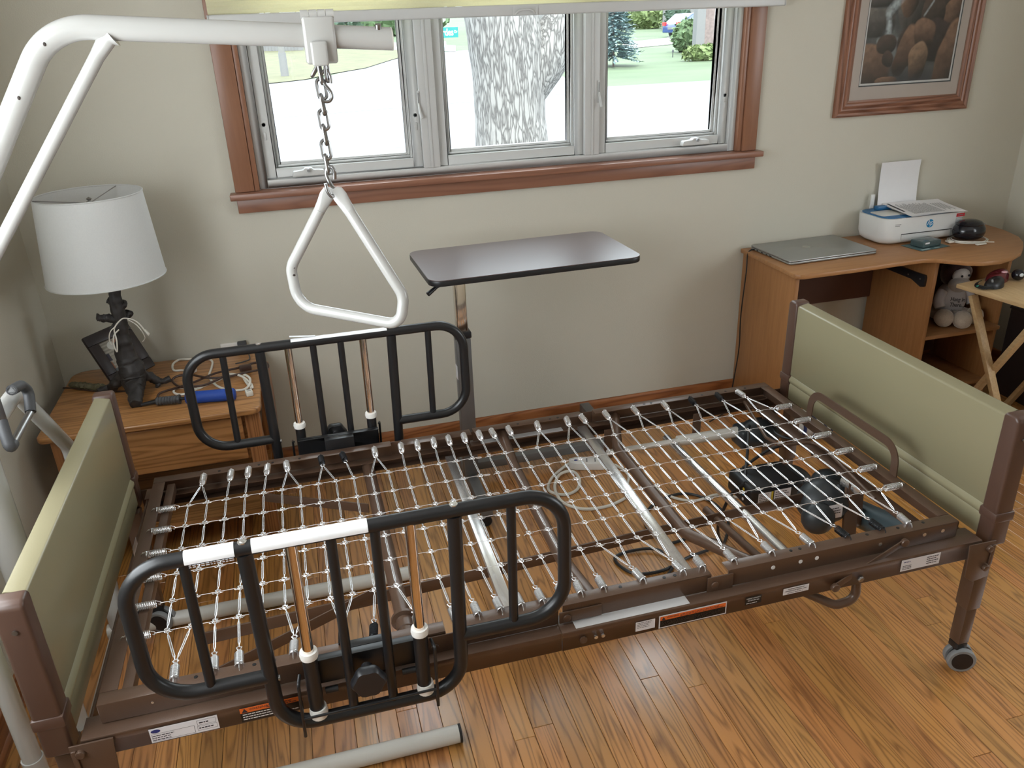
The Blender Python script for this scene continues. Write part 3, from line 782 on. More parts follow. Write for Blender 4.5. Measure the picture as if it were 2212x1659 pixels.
lines(1.415, 1.452, .441, .4455, 1, 'ink_white', st)
st = sticker(1.513, 1.583, .4535, .019, 'sticker_white', y=-.0322)
for i, t_ in enumerate(('EQUIPMENT PROVIDED BY', 'MEMORIAL HOME MEDICAL SUPPLY')):
    text_mesh(t_, .0038, frame((1.548, -.0328, .4575-i*.0052), (1, 0, 0), (0, 0, 1)), 'ink', st, depth=.0001, align_='CENTER')
lines(1.525, 1.572, .4455, .450, 1, 'ink', st)
st = sticker(1.845, 1.960, .4515, .034, 'sticker_white'); lines(1.850, 1.882, .438, .452, 3, 'ink', st); lines(1.92, 1.955, .440, .465, 4, 'ink', st); lines(1.852, 1.875, .458, .464, 1, 'ink_blue', st)
st = MB().box(-.055, -.0546, .60, .66, .40, .49, Matrix.Translation((.03, 0, 0))).build('sticker', 'sticker_white', bed)

# motors, control box, cables under the foot section
MB().tube([(1.40, .820, .405), (1.66, .818, .405)], .010, 12).tube([(1.655, .818, .405), (1.88, .812, .405)], .0185, 18).build('actuator_tube', 'trapeze_grey', bed)
mo = MB(); mo.ball((1.955, .80, .395), (.085, .055, .052), 20, 12); mo.box(1.87, 2.0, .765, .845, .355, .425); mo.build('foot_motor', 'motor_dark', bed, bevel=.012, seg=3)
cb = MB(); cb.box(1.762, 1.955, .52, .665, .285, .362, None); cb = cb.build('control_box', 'plastic_black', bed, bevel=.014, seg=3)
cb2 = MB().ball((1.965, .60, .315), (.06, .075, .045), 18, 10).build('control_box_cover', 'motor_dark', cb)
MB().box(1.79, 1.835, .5188, .5196, .297, .345).build('sticker', 'sticker_white', cb); MB().box(1.836, 1.842, .5187, .5196, .297, .345).build('sticker', mat('sticker_yellow', (.7, .55, .05), .5), cb); MB().box(1.846, 1.905, .5188, .5196, .300, .347).build('sticker', 'sticker_white', cb)
lines(1.793, 1.832, .300, .342, 7, 'ink', cb, y=.5187); lines(1.85, 1.90, .304, .343, 5, 'ink', cb, y=.5187)
for i, c in enumerate(((.75, .55, .04), (.03, .25, .55), (.75, .75, .75))):
    MB().cyl((1.7612, .56, .345-i*.018), (1.7600, .56, .345-i*.018), .005, 10).build('socket_dot', mat('dot%d' % i, c, .5), cb)
m2 = MB(); m2.ball((1.925, .385, .375), (.085, .07, .07), 22, 14); m2.ball((1.975, .43, .39), (.055, .065, .05), 18, 12); m2.ball((1.87, .33, .36), (.05, .045, .05), 16, 10)
m2 = m2.build('drive_motor', 'motor_dark', bed)
st = MB().grid(lambda a, b_: V((1.892+.045*a, .385-.0715*math.cos((b_-.5)*.5+.1)-.0012, .36+.045*b_)), 4, 5).build('sticker', 'sticker_white', m2)
lines(1.897, 1.93, .375, .40, 3, 'ink', m2, y=.311)
MB().bar((1.985, .345, .44), (1.965, .30, .25), .010, .045, up=(1, 0, 0)).build('motor_arm', 'bed_brown', bed, bevel=.002)
MB().cyl((1.975, .37, .445), (1.985, .32, .445), .019, 18).build('pivot_bushing', 'galv', bed)
cy = MB(); cy.tube([(2.045, .415, .30), (2.055, .40, .30), (2.09, .20, .33)], [.028, .042, .042], 20); cy.build('drive_gearbox', 'motor_teal', bed)
def cable(name, pts, r, m, par=None, seg=7, n=7):
    return MB().tube(smooth_path(pts, seg), r, n).build(name, m, par)
cable('motor_cable', [(1.90, .78, .44), (1.85, .70, .455), (1.80, .62, .43), (1.775, .58, .37)], .005, 'cable_black', bed)
cable('motor_cable', [(1.80, .64, .37), (1.90, .62, .44), (2.02, .58, .45), (2.03, .50, .42), (1.98, .45, .43)], .005, 'cable_black', bed)
cable('motor_cable', [(1.98, .36, .37), (2.03, .35, .38), (2.04, .39, .34), (2.04, .42, .29)], .0045, 'cable_black', bed)
cable('motor_cable', [(1.99, .78, .44), (1.93, .66, .46), (1.99, .60, .455), (2.03, .60, .40)], .005, 'cable_black', bed)
# pendant cord trailing from the box across the floor
cable('pendant_cord', [(1.77, .57, .36), (1.74, .60, .30), (1.735, .65, .15), (1.80, .714, .02), (1.90, .86, .008), (1.90, 1.00, .007), (1.82, 1.08, .007), (1.68, 1.04, .007), (1.60, .93, .007), (1.62, .80, .007), (1.73, .80, .008), (1.80, .73, .012), (1.66, .70, .007), (1.54, .66, .007), (1.44, .68, .007), (1.42, .78, .007), (1.55, .78, .013), (1.60, .70, .013), (1.53, .62, .007), (1.40, .60, .007), (1.30, .52, .007), (1.25, .42, .007)], .0055, 'cable_black', bed, seg=8, n=8)
# ---------------------------------------------------------------- half-length side rails
def half_rail(near):
    s = -1 if near else 1
    Y = -.062 if near else DW+.062
    dx = 0 if near else .016
    lab = 'black half-length bed rail on the open side of the bed, white tape along its top' if near else 'black half-length bed rail between the bed and the wall, torn paper strip along its top'
    t_ = thing('bed_side_rail', (.53+dx, Y, .42), lab, 'bed rail', 'half rails clamped to the hospital bed')
    P = lambda x, z, y=0: V((x+dx, Y+s*y, z))
    r = .0145
    MB().tube(fillet([P(.335, .563), P(.122, .563), P(.122, .868), P(.952, .868), P(.952, .563), P(.722, .563)], .085, 10), r, 16).build('outer_tube', 'rail_black', t_)
    MB().tube(fillet([P(.337, .858), P(.339, .423), P(.718, .423), P(.728, .858)], .075, 10), r*1.02, 16).build('inner_tube', 'rail_black', t_)
    for x, z0 in ((.232, .57), (.492, .43), (.574, .43), (.842, .57)):
        MB().tube([P(x, .862), P(x-.004, z0)], .0100, 12).build('spindle', 'rail_black', t_)
    for x in (.419, .641):
        MB().tube([P(x, .862, .001), P(x-.003, .44, .001)], .0112, 16).build('chrome_post', 'chrome', t_)
        sl = MB().tube([P(x-.002, .598, .001), P(x-.004, .455, .001)], .0150, 18).build('sleeve', 'rail_black', t_)
        for z, h in ((.598, .016), (.447, .024)):
            MB().lathe([(.0115, 0), (.0175, 0), (.0188, h*.5), (.0172, h), (.0115, h)], 18, P(x-.002, z-h/2, .001)).build('nylon_collar', 'nylon_white', t_)
    # clamp bar with knob
    ch = MB(); xa, xb = .405+dx, .655+dx
    yb0, yb1 = sorted((Y-s*.016, Y-s*.019)); ch.box(xa, xb, yb0, yb1, .500, .560)
    ch.box(xa, xb, *sorted((Y-s*.019, Y-s*.035)), .557, .560); ch.box(xa, xb, *sorted((Y-s*.019, Y-s*.035)), .500, .503)
    ch.build('clamp_bar', 'rail_black', t_, bevel=.001)
    MB().box(.485+dx, .575+dx, *sorted((Y-s*.036, Y-s*.0585)), .478, .56).build('clamp_jaw', 'rail_black', t_, bevel=.002)
    Mk = frame(P(.524, .532), (1, 0, 0), (0, 0, s)) if s > 0 else frame(P(.524, .532), (1, 0, 0), (0, 0, -1))
    prof = [(0, -.012), (.012, -.012), (.012, .014), (.014, .016), (.030, .018), (.034, .024), (.034, .036), (.030, .042), (0, .043)]
    n = 30; vs = []
    ax = V((0, s, 0)); e1 = V((1, 0, 0)); e2 = V((0, 0, 1))
    c0 = P(.524, .532, .010)
    for q, z in prof:
        for k in range(n):
            a = 2*math.pi*k/n; rr = q*(1+.06*math.cos(6*a)) if q > .025 else q
            vs.append(c0+ax*z+e1*(rr*math.cos(a))+e2*(rr*math.sin(a)))
    MB().add(vs, [(i*n+k, i*n+(k+1) % n, (i+1)*n+(k+1) % n, (i+1)*n+k) for i in range(len(prof)-1) for k in range(n)]).build('clamp_knob', 'plastic_black', t_, merge=True)
    # wire latch at the bottom
    MB().tube(fillet([P(.660, .565, -.004), P(.664, .560, .018), P(.660, .405, .020)], .008, 5), .0035, 8).build('latch_wire', 'rail_black', t_)
    MB().tube(fillet([P(.392, .545, -.004), P(.388, .540, .018), P(.384, .405, .020)], .008, 5), .0035, 8).build('latch_wire', 'rail_black', t_)
    MB().tube([P(.386, .452, .0205), P(.662, .452, .0205)], .0028, 8).build('latch_cross_wire', 'rail_black', t_)
    MB().tube([P(.436, .485, -.01), P(.462, .485, -.01)], .007, 10).build('latch_pin', 'plastic_black', t_)
    MB().tube([P(.595, .488, -.01), P(.625, .488, -.01)], .007, 10).build('latch_pin', 'plastic_black', t_)
    for x in (.337, .728):
        MB().lathe([(0, .016), (.0035, .016), (.0045, .0150), (.0085, .0150), (.0085, .0125)], 14, P(x, .868)).build('screw', 'galv', t_)
    for x in (.337, .722):
        MB().tube([P(x+.014, .553), P(x+.019, .553)], .006, 10).build('bolt_head', 'steel', t_)
    # tape and paper on the top tube
    def wrap(x0, x1, a0, a1, m='tape_white', nm='paper_tape', rr=.0152):
        k = 10
        MB().grid(lambda u, v: P(x0+(x1-x0)*u, .868+(rr+.0002*math.sin(60*u))*math.cos(a0+(a1-a0)*v), rr*math.sin(a0+(a1-a0)*v)), 24, k).build(nm, m, t_)
    if near:
        wrap(.236, .322, -1.7, 1.9); wrap(.352, .562, -1.7, 1.9)
        lt = MB(); R = random.Random(3)
        x = .243
        while x < .315:
            w = R.uniform(.003, .008)
            for z in (.862, .858): lt.box(x, x+w, Y-.0162, Y-.0158, z-.0012, z+.0006)
            x += w+.002
        lt.build('faded_print', mat('ink_pale', (.5, .5, .52), .7), t_, smooth=False)
    else:
        wrap(.430, .716, -.9, .6)
        MB().grid(lambda u, v: P(.428+.075*u, .884+.008*(1-u)-.001*v, -.006+.016*v), 6, 3).build('loose_paper', 'tape_white', t_)
    return t_
half_rail(True); half_rail(False)

# ---------------------------------------------------------------- trapeze stand
TY = .535; TX = -.205
tr = thing('trapeze_stand', (TX, TY, 0), 'white floor-standing trapeze frame arching over the bed head', 'trapeze stand')
for y in (.178, .892):
    MB().tube([(TX-.03, y, .0245), (.735 if y < .5 else .725, y, .0245)], .0235, 18).build('base_leg', 'trapeze_grey', tr)
    xe = .735 if y < .5 else .725
    MB().tube([(xe, y, .0245), (xe+.007, y, .0245)], .0242, 18).build('end_cap', 'plastic_black', tr)
MB().tube([(TX, .20, .0245), (TX, .87, .0245)], .0215, 16).build('base_cross_tube', 'trapeze_grey', tr)
MB().box(-.142, -.11, .865, .92, .0486, .085).build('leg_bumper', 'plastic_black', tr, bevel=.006)
for y in (.140, .930):
    yy = .178 if y < .5 else .892
    MB().tube(fillet([(TX, yy, .030), (TX, yy, .10), (TX, y, .16), (TX, y, .30)], .05, 6), .0225, 16).build('upright_sleeve', 'trapeze_white', tr)
MB().tube(fillet([(TX, .140, .22), (TX, .140, .66), (TX, .395, .942), (TX, .675, .942), (TX, .930, .66), (TX, .930, .22)], .07, 9), .0195, 18).build('arch_tube', 'trapeze_white', tr)
MB().tube([(TX-.045, .490, .047), (TX-.045, .490, 1.20)], .036, 22).build('mast', 'trapeze_white', tr)
MB().tube(fillet([(TX-.045, .50, 1.03), (TX-.035, TY, 1.235), (.0997, TY, 1.748), (.768, TY, 1.698)], [0, .10, .13, 0], 14), .0235, 22).build('arm', 'trapeze_white', tr)
MB().tube([(TX-.03, TY, 1.150), (.174, TY, 1.688), (.200, TY, 1.720), (.210, TY, 1.726)], [.0140, .0140, .0175, .023], 16).build('arm_brace', 'trapeze_white', tr)
bo = MB().cyl((.740, TY-.01, 1.716), (.740, TY-.014, 1.728), .0065, 12)
bo.build('end_stop_button', 'steel', tr)
MB().tube([(.767, TY, 1.698), (.7695, TY, 1.698)], .0238, 22).build('arm_tip', 'trapeze_grey', tr)
# hinged clamp on the arm that carries the chain
cl = MB(); xa, xb = .582, .648
pl = [(-.030, 1.748), (.030, 1.748), (.031, 1.70), (.024, 1.672), (.022, 1.655), (-.022, 1.655), (-.024, 1.672), (-.031, 1.70)]
cl.prism([(p[0], p[1]) for p in pl], xa, xb, Matrix(((0, 0, 1, 0), (1, 0, 0, TY), (0, 1, 0, -.0)) + ((0, 0, 0, 1),)))
co = cl.build('clamp', 'trapeze_white', tr, bevel=.006, seg=3)
cx_ = (xa+xb)/2
MB().box(cx_-.022, cx_+.012, TY-.040, TY-.031, 1.652, 1.700).build('clamp_rib', 'trapeze_white', tr, bevel=.005, seg=3)
for i in range(4):
    MB().cyl((xa-.001+i*.0172, TY-.020, 1.752), (xa+.0150+i*.0172, TY-.020, 1.752), .0085, 14).build('hinge_knuckle', 'trapeze_white', tr)
# padded release handle on the cross tube
hp = [px(25, 843, -.165), px(45, 832, -.163), px(62, 843, -.16), px(66, 890, -.155), px(22, 970, -.155), px(2, 908, -.165)]
hh = fillet(hp, .018, 5)
MB().tube(hh, .0085, 12).build('release_handle', 'steel', tr)
MB().tube(fillet([hp[0], hp[1], hp[2], hp[3]], .018, 5), .0122, 12).build('handle_grip', 'grip_grey', tr)
MB().tube(fillet([hp[3]+(hp[4]-hp[3])*.86, hp[4], hp[5]], .016, 5), .0122, 12).build('handle_grip', 'grip_grey', tr)
MB().box(TX+.018, TX+.03, .44, .50, .95, 1.02).build('handle_bracket', 'steel', tr, bevel=.002)
for (x, z) in ((.09, 1.715), (.02, 1.62)):
    MB().ball((x, TY-.0235, z), (.003, .0008, .004), 8, 5).build('paint_chip', 'chip', tr)

# chain, hooks, triangle
def chain_link():
    L, w, r = .0210, .0090, .0036
    pts = [V((w*math.cos(a), 0, (L-w)+w*math.sin(a))) for a in [math.pi*i/7 for i in range(8)]] + [V((w*math.cos(a), 0, -(L-w)+w*math.sin(a))) for a in [math.pi+math.pi*i/7 for i in range(8)]]
    return mesh_of(MB().tube(pts, r, 8, closed=True), 'chain_link', 'steel')
ch = thing('chain', (.612, TY-.01, 1.65), 'short steel link chain hanging from the trapeze arm clamp', 'chain')
CL = chain_link(); ztop, zbot = 1.652, 1.430; nl = 7
for i in range(nl):
    f = (i+.5)/nl; p = V((.609+(.597-.609)*f, TY-.006, ztop+(zbot-ztop)*f))
    inst('chain_link', CL, Matrix.Translation(p) @ Matrix.Rotation(math.radians(-4), 4, 'Y') @ Matrix.Rotation(math.radians(12 if i % 2 else 78), 4, 'Z'), ch)
inst('chain_link', CL, Matrix.Translation((.622, TY-.006, 1.640)) @ Matrix.Rotation(math.radians(65), 4, 'Z'), ch)
inst('chain_link', CL, Matrix.Translation((.602, TY-.002, 1.648)) @ Matrix.Rotation(math.radians(35), 4, 'Y') @ Matrix.Rotation(math.radians(80), 4, 'Z'), ch)
def s_hook(name, pts, r, label):
    o = MB().tube(smooth_path(pts, 6), r, 10).build(name, 'steel'); return tag(o, label, 'hook')
pp = lambda u, v, y=TY: py(u, v, y)
s_hook('s_hook', [pp(715, 180, TY-.012), pp(713, 165, TY-.012), pp(705, 152, TY-.012), pp(697, 156, TY-.012), pp(694, 165, TY-.012), pp(700, 180, TY-.012), pp(714, 198, TY-.012), pp(717, 210, TY-.012), pp(711, 219, TY-.012), pp(700, 219, TY-.012), pp(695, 212, TY-.012)], .0034, 'spare steel S-hook dangling beside the top of the chain')
s_hook('s_hook', [pp(723, 386, TY-.004), pp(722, 368, TY-.008), pp(714, 360, TY-.006), pp(706, 364, TY), pp(705, 378, TY+.002), pp(712, 394, TY), pp(721, 408, TY), pp(722, 420, TY-.004), pp(716, 424, TY-.012), pp(708, 414, TY-.014), pp(703, 396, TY-.014)], .0042, 'steel S-hook joining the chain to the triangular grab handle')
ya, yb, yc_ = TY, TY+.085, TY-.085
apex = pp(719, 418); LT = py(632, 592, yb); BL = py(648, 652, yb-.01); BR = py(858, 706, yc_); RT_ = py(872, 655, yc_)
tri = thing('trapeze_triangle', tuple(BR), 'white triangular grab handle hanging on the chain', 'grab handle')
tri_path = fillet([apex+V((-.008, .004, .004)), py(628, 578, yb), py(645, 662, yb-.006), py(866, 702, yc_), py(872, 640, yc_+.004), apex+V((.010, -.004, .004))], [0, .05, .06, .035, .05, 0], 9)
n_ = len(tri_path)
rr = [.0132]*n_; fl_ = [1.]*n_
MB().tube(tri_path[1:-1], .0132, 16).build('grip_tube', 'trapeze_white', tri)
for q, s in ((tri_path[0], 1), (tri_path[-1], -1)):
    nx = tri_path[1] if s == 1 else tri_path[-2]
    d = (nx-q).normalized()
    path = [q-d*.010, q-d*.004, q+d*.012, q+d*.035, q+d*.055, nx if (nx-q).length < .08 else q+d*.08]
    yo = V((0, .0035*s, 0))
    path = [p_+yo for p_ in path[:3]]+path[3:5]
    b = MB(); vs = []; nn = 14
    wds = [.006, .014, .0165, .0145, .0132]; ths = [.0022, .0024, .0030, .008, .0132]
    side_ = d.cross(V((0, 1, 0))).normalized(); nrm = V((0, 1, 0))
    for p_, w_, h_ in zip(path, wds, ths):
        for k in range(nn):
            a = 2*math.pi*k/nn; vs.append(p_+side_*(w_*math.cos(a))+nrm*(h_*math.sin(a)))
    b.add(vs, [(i*nn+k, i*nn+(k+1) % nn, (i+1)*nn+(k+1) % nn, (i+1)*nn+k) for i in range(4) for k in range(nn)] + [tuple(range(nn))])
    b.build('flattened_end', 'trapeze_white', tri, merge=True)
    if (nx-q).length > .08 and False: pass
for f in (.12, .25, .5):
    i = int(f*n_); q = tri_path[i]
    MB().ball(q+V((.004, -.0122, .002)), (.004, .0012, .003), 8, 5).build('paint_chip', 'chip', tri)
# bring the straight tube ends up to the flattened ends
for a, c in ((tri_path[0], tri_path[1]), (tri_path[-1], tri_path[-2])):
    d = (c-a).normalized(); MB().tube([a+d*.050, c+d*.002], .0132, 16).build('grip_tube', 'trapeze_white', tri)

# ---------------------------------------------------------------- overbed table
ot = thing('overbed_table', (1.06, 1.37, 0), 'overbed table with dark brown laminate top on a grey steel column', 'overbed table')
mat('laminate_brown', (.085, .058, .056), .42, var=.18, vscale=7, stretch=(.25, 1, 1), coat=1., coat_rough=.36)
mat('laminate_edge', (.012, .012, .013), .4)
mat('otable_grey', (.16, .158, .158), .38, metal=.35, var=.06)
oz = .957
Mo = Matrix.Translation((1.281, 1.365, oz)) @ Matrix.Rotation(math.radians(1.6), 4, 'Z')
poly = [V((p[0], p[1], 0)) for p in ((-.381, -.207), (.381, -.207), (.381, .207), (-.381, .207))]
rp = fillet(poly, .045, 6, closed=True)
MB().prism([(p.x, p.y) for p in rp], -.0025, .0, Mo).build('table_top', 'laminate_brown', ot)
rp2 = fillet([p*1.003 for p in poly], .046, 6, closed=True)
MB().prism([(p.x, p.y) for p in rp2], -.022, -.0026, Mo).build('edge_band', 'laminate_edge', ot, bevel=.003)
MB().box(1.00, 1.075, 1.28, 1.46, oz-.040, oz-.0225).build('top_bracket', 'otable_grey', ot, bevel=.003)
MB().box(1.022, 1.064, 1.36, 1.395, .55, oz-.0405).build('inner_column', 'chrome', ot, bevel=.004)
MB().box(1.012, 1.074, 1.350, 1.405, .665, .690).build('column_collar', 'plastic_black', ot, bevel=.004)
MB().box(1.015, 1.071, 1.3525, 1.4025, .085, .6645).build('column', 'otable_grey', ot, bevel=.005)
MB().box(1.0140, 1.0149, 1.362, 1.392, .50, .555).build('sticker', 'sticker_white', ot)
MB().tube([(.995, 1.25, oz-.034), (.935, 1.205, oz-.036), (.900, 1.185, oz-.052)], [.005, .006, .008], 10).build('lever', 'plastic_black', ot)
ob = MB()
ob.box(1.022, 1.064, 1.10, 1.74, .045, .085); ob.box(1.064, 1.70, 1.452, 1.49, .045, .08); ob.box(1.064, 1.66, 1.715, 1.74, .045, .08)
ob.build('base', 'otable_grey', ot, bevel=.004)
MB().box(1.655, 1.70, 1.68, 1.80, .045, .10).build('base_foot', 'otable_grey', ot, bevel=.004)
for (x, y) in ((1.04, 1.12), (1.04, 1.72), (1.68, 1.47), (1.675, 1.775)):
    MB().lathe([(0, -.011), (.018, -.011), (.0215, -.008), (.0215, .008), (.018, .011), (0, .011)], 20, (x, y, .0217), Matrix.Rotation(math.pi/2, 4, 'X')).build('caster_wheel', 'plastic_black', ot)

# ---------------------------------------------------------------- corner desk
wood('desk_wood', (.28, .125, .045), (.415, .205, .082), 'X', 16., rough=.42, contrast=(.2, .8), rings=False)
wood('desk_wood_v', (.27, .115, .038), (.40, .19, .07), 'Z', 16., rough=.42, contrast=(.2, .8), rings=False)
mat('desk_edge', (.37, .175, .066), .4, var=.12, vscale=20)
dk = thing('desk', (3.05, 1.60, 0), 'light oak laminate computer desk with a wavy front edge', 'desk')
dt = .7407
front = [(2.447, 1.835), (2.440, 1.40), (2.455, 1.378), (2.475, 1.371), (2.72, 1.375), (3.0, 1.389), (3.06, 1.390), (3.10, 1.376), (3.145, 1.336), (3.19, 1.288), (3.25, 1.262), (3.33, 1.258), (3.42, 1.284), (3.50, 1.325), (3.57, 1.385), (3.64, 1.455), (3.70, 1.54), (3.735, 1.66), (3.745, 1.835)]
MB().prism(front, dt-.019, dt).build('desk_top', 'desk_wood', dk, bevel=.004, seg=2)
MB().box(2.462, 2.480, 1.415, 1.832, 0, dt-.0195).build('side_panel', 'desk_wood_v', dk, bevel=.001)
MB().box(3.150, 3.168, 1.415, 1.812, 0, dt-.0195).build('divider_panel', 'desk_wood_v', dk, bevel=.001)
MB().box(3.590, 3.608, 1.46, 1.812, 0, dt-.0195).build('side_panel', 'desk_wood_v', dk, bevel=.001)
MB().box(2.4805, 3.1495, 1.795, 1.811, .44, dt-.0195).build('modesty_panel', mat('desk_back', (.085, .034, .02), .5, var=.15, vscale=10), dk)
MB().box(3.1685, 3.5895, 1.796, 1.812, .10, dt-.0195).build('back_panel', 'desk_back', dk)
MB().box(3.1685, 3.5895, 1.43, 1.7955, .337, .355).build('shelf', 'desk_wood', dk, bevel=.001)
MB().box(3.1685, 3.5895, 1.45, 1.7955, .06, .078).build('shelf', 'desk_wood', dk, bevel=.001)
sl = MB(); sl.prism([(1.72, .640), (1.50, .640), (1.455, .642), (1.448, .632), (1.450, .590), (1.470, .584), (1.53, .604), (1.72, .606)], 3.136, 3.1495, Matrix(((0, 0, 1, 0), (1, 0, 0, 0), (0, 1, 0, 0), (0, 0, 0, 1))))
so = sl.build('tray_slide', 'plastic_black', dk, bevel=.002)
for y in (1.475, 1.55): MB().cyl((3.136, y, .62), (3.1345, y, .62), .004, 10).build('screw', 'steel', so)

# laptop
mat('laptop_silver', (.36, .365, .35), .36, metal=.6, var=.03); mat('laptop_dark', (.03, .03, .032), .5)
lt = thing('laptop', (2.70, 1.68, dt), 'closed silver laptop on the left end of the oak desk', 'laptop')
Ml = Matrix.Translation((2.706, 1.668, dt)) @ Matrix.Rotation(math.radians(2.2), 4, 'Z')
base = [V(p) for p in ((-.222, -.15, 0), (.222, -.15, 0), (.222, .15, 0), (-.222, .15, 0))]
MB().prism([(p.x, p.y) for p in fillet(base, .014, 4, closed=True)], .003, .0115, Ml).build('laptop_base', 'laptop_silver', lt, bevel=.002)
MB().prism([(p.x, p.y) for p in fillet([p*.995 for p in base], .014, 4, closed=True)], .0118, .0130, Ml).build('lid_gasket', 'laptop_dark', lt)
lid = MB().prism([(p.x, p.y) for p in fillet(base, .014, 4, closed=True)], .0132, .0195, Ml).build('lid', 'laptop_silver', lt, bevel=.002)
MB().cyl(Ml @ V((-.02, .02, .0194)), Ml @ V((-.02, .02, .0197)), .018, 24).build('lid_emblem', mat('emblem_grey', (.40, .405, .39), .25, metal=.7), lid)
for x, y in ((-.2, -.13), (.2, -.13), (-.2, .13), (.2, .13)): MB().cyl(Ml @ V((x, y, 0)), Ml @ V((x, y, .003)), .008, 10).build('rubber_foot', 'laptop_dark', lt)
pb = MB()
for y, w in ((.09, .012), (.055, .014), (.02, .010), (-.01, .016)): pb.box(-.2226, -.2218, y-w/2, y+w/2, .005, .0095, Ml)
pb.build('port', 'plastic_black', lt)
a = Ml @ V((-.222, .115, .0072))
pc = cable('power_cord', [a+V((-.006, 0, 0)), a+V((-.018, .0, -.002)), a+V((-.033, -.002, -.02)), (2.437, 1.755, .65), (2.430, 1.757, .45), (2.437, 1.760, .28), (2.425, 1.762, .12), (2.415, 1.758, .03), (2.40, 1.72, .006), (2.33, 1.66, .006), (2.22, 1.60, .006)], .0030, 'cable_black', lt)
MB().tube([a+V((.0, 0, 0)), a+V((-.016, 0, 0))], .0038, 10).build('cord_plug', 'plastic_black', pc)

# printer
mat('printer_white', (.74, .74, .72), .35, var=.02); mat('printer_blue', (.02, .13, .30), .4, var=.06); mat('printer_grey', (.62, .62, .58), .4, var=.02); mat('paper', (.80, .79, .80), .7, var=.02); mat('logo_blue', (.0, .20, .42), .4); mat('label_red', (.55, .02, .03), .4)
pr = thing('printer', (3.25, 1.70, dt), 'compact white inkjet printer with a blue lid, paper standing in its rear feed', 'printer')
def pr_outline(e=0, fy=1.612):
    P = [V(p) for p in ((3.026-e, fy-e, 0), (3.466+e, fy+.008-e, 0), (3.466+e, 1.822+e, 0), (3.026-e, 1.822+e, 0))]
    return [(p.x, p.y) for p in fillet(P, .05, 7, closed=True)]
pz0, pz1 = dt+.004, dt+.122
vs = []; prof = [(-.020, pz0, 0), (-.006, pz0+.012, 0), (0, pz0+.035, 0), (.003, pz1-.01, 0), (.0025, pz1, 0)]
b = MB(); k = None
for e, z, _ in prof:
    o_ = pr_outline(e); k = len(o_); vs += [(p[0], p[1], z) for p in o_]
fs = [(i*k+j, i*k+(j+1) % k, (i+1)*k+(j+1) % k, (i+1)*k+j) for i in range(len(prof)-1) for j in range(k)] + [tuple(range(k))[::-1], tuple((len(prof)-1)*k+j for j in range(k))]
b.add(vs, fs); pbody = b.build('printer_body', 'printer_white', pr, merge=True, angle=.9)
MB().prism(pr_outline(-.004), pz1+.0003, pz1+.0045).build('lid', 'printer_blue', pr, bevel=.002)
MB().prism(pr_outline(.004), pz1+.0001, pz1+.0002).build('lid_seam', 'printer_white', pr)
MB().prism([(p.x, p.y) for p in fillet([V((3.04, 1.655, 0)), V((3.20, 1.658, 0)), V((3.20, 1.752, 0)), V((3.04, 1.75, 0))], .015, 4, closed=True)], pz1+.0047, pz1+.0075).build('scan_cover', 'printer_grey', pr, bevel=.001)
MB().prism([(p.x, p.y) for p in fillet([V((3.37, 1.74, 0)), V((3.445, 1.74, 0)), V((3.445, 1.805, 0)), V((3.37, 1.805, 0))], .01, 4, closed=True)], pz1+.0047, pz1+.0085).build('control_panel', 'printer_grey', pr, bevel=.001)
MB().box(3.10, 3.36, 1.768, 1.798, pz1+.0047, pz1+.022).build('paper_feed_cover', 'printer_blue', pr, bevel=.004)
MB().box(3.092, 3.112, 1.812, 1.819, pz1+.005, pz1+.07).build('paper_guide', 'printer_white', pr, bevel=.002)
MB().grid(lambda u, v: V((3.125+.212*u-.006*v+.012*math.sin(v*3.0), 1.806+.020*math.sin(v*2.9), pz1+.012+.200*v)), 4, 14).build('paper_sheet', 'paper', pr)
# front: logo, output tray slot, stickers
fyp = lambda x: 1.612+.008*(x-3.012)/.45-.0035
tilt_x = (1, .0178, 0)
lx, lz = 3.262, dt+.085
lg = MB().cyl((lx, fyp(lx)+.0005, lz), (lx, fyp(lx)-.0006, lz), .0185, 32).build('logo_disc', 'logo_blue', pr)
text_mesh('hp', .034, frame((lx-.0005, fyp(lx)-.0008, lz-.0065), tilt_x, (0, 0, 1)), 'ink_white', lg, depth=.0003, align_='CENTER', shear=.32)
sx0_, sx1_ = 3.115, 3.385
MB().box(sx0_, sx1_, fyp(3.2)-.0012, fyp(3.2)+.0005, dt+.0475, dt+.0505).build('tray_slot', 'sticker_black', pr)
MB().box(sx0_, sx0_+.0012, fyp(sx0_)-.0008, fyp(sx0_)+.0005, dt+.012, dt+.048).box(sx1_-.0012, sx1_, fyp(sx1_)-.0008, fyp(sx1_)+.0005, dt+.014, dt+.048).build('tray_edge', mat('seam_grey', (.35, .35, .34), .5), pr)
MB().box(3.398, 3.414, fyp(3.4)-.0010, fyp(3.4)+.0005, dt+.030, dt+.045).build('sticker', 'sticker_black', pr)
MB().box(3.402, 3.446, fyp(3.42)-.0010, fyp(3.42)+.0005, dt+.101, dt+.116).build('red_label', 'label_red', pr)
b = MB()
for i in range(5): b.box(3.402, 3.402+.04*(.9-.12*(i % 3)), fyp(3.42)-.0008, fyp(3.42)+.0004, dt+.094-i*.006, dt+.096-i*.006)
b.box(3.410, 3.436, fyp(3.42)-.0014, fyp(3.42)-.0011, dt+.107, dt+.110)
for i in range(2): b.box(3.075, 3.105-.006*i, fyp(3.09)-.0006, fyp(3.09)+.0004, dt+.094-i*.006, dt+.0965-i*.006)
b.build('print', mat('ink_grey', (.22, .22, .22), .6), pr, smooth=False)
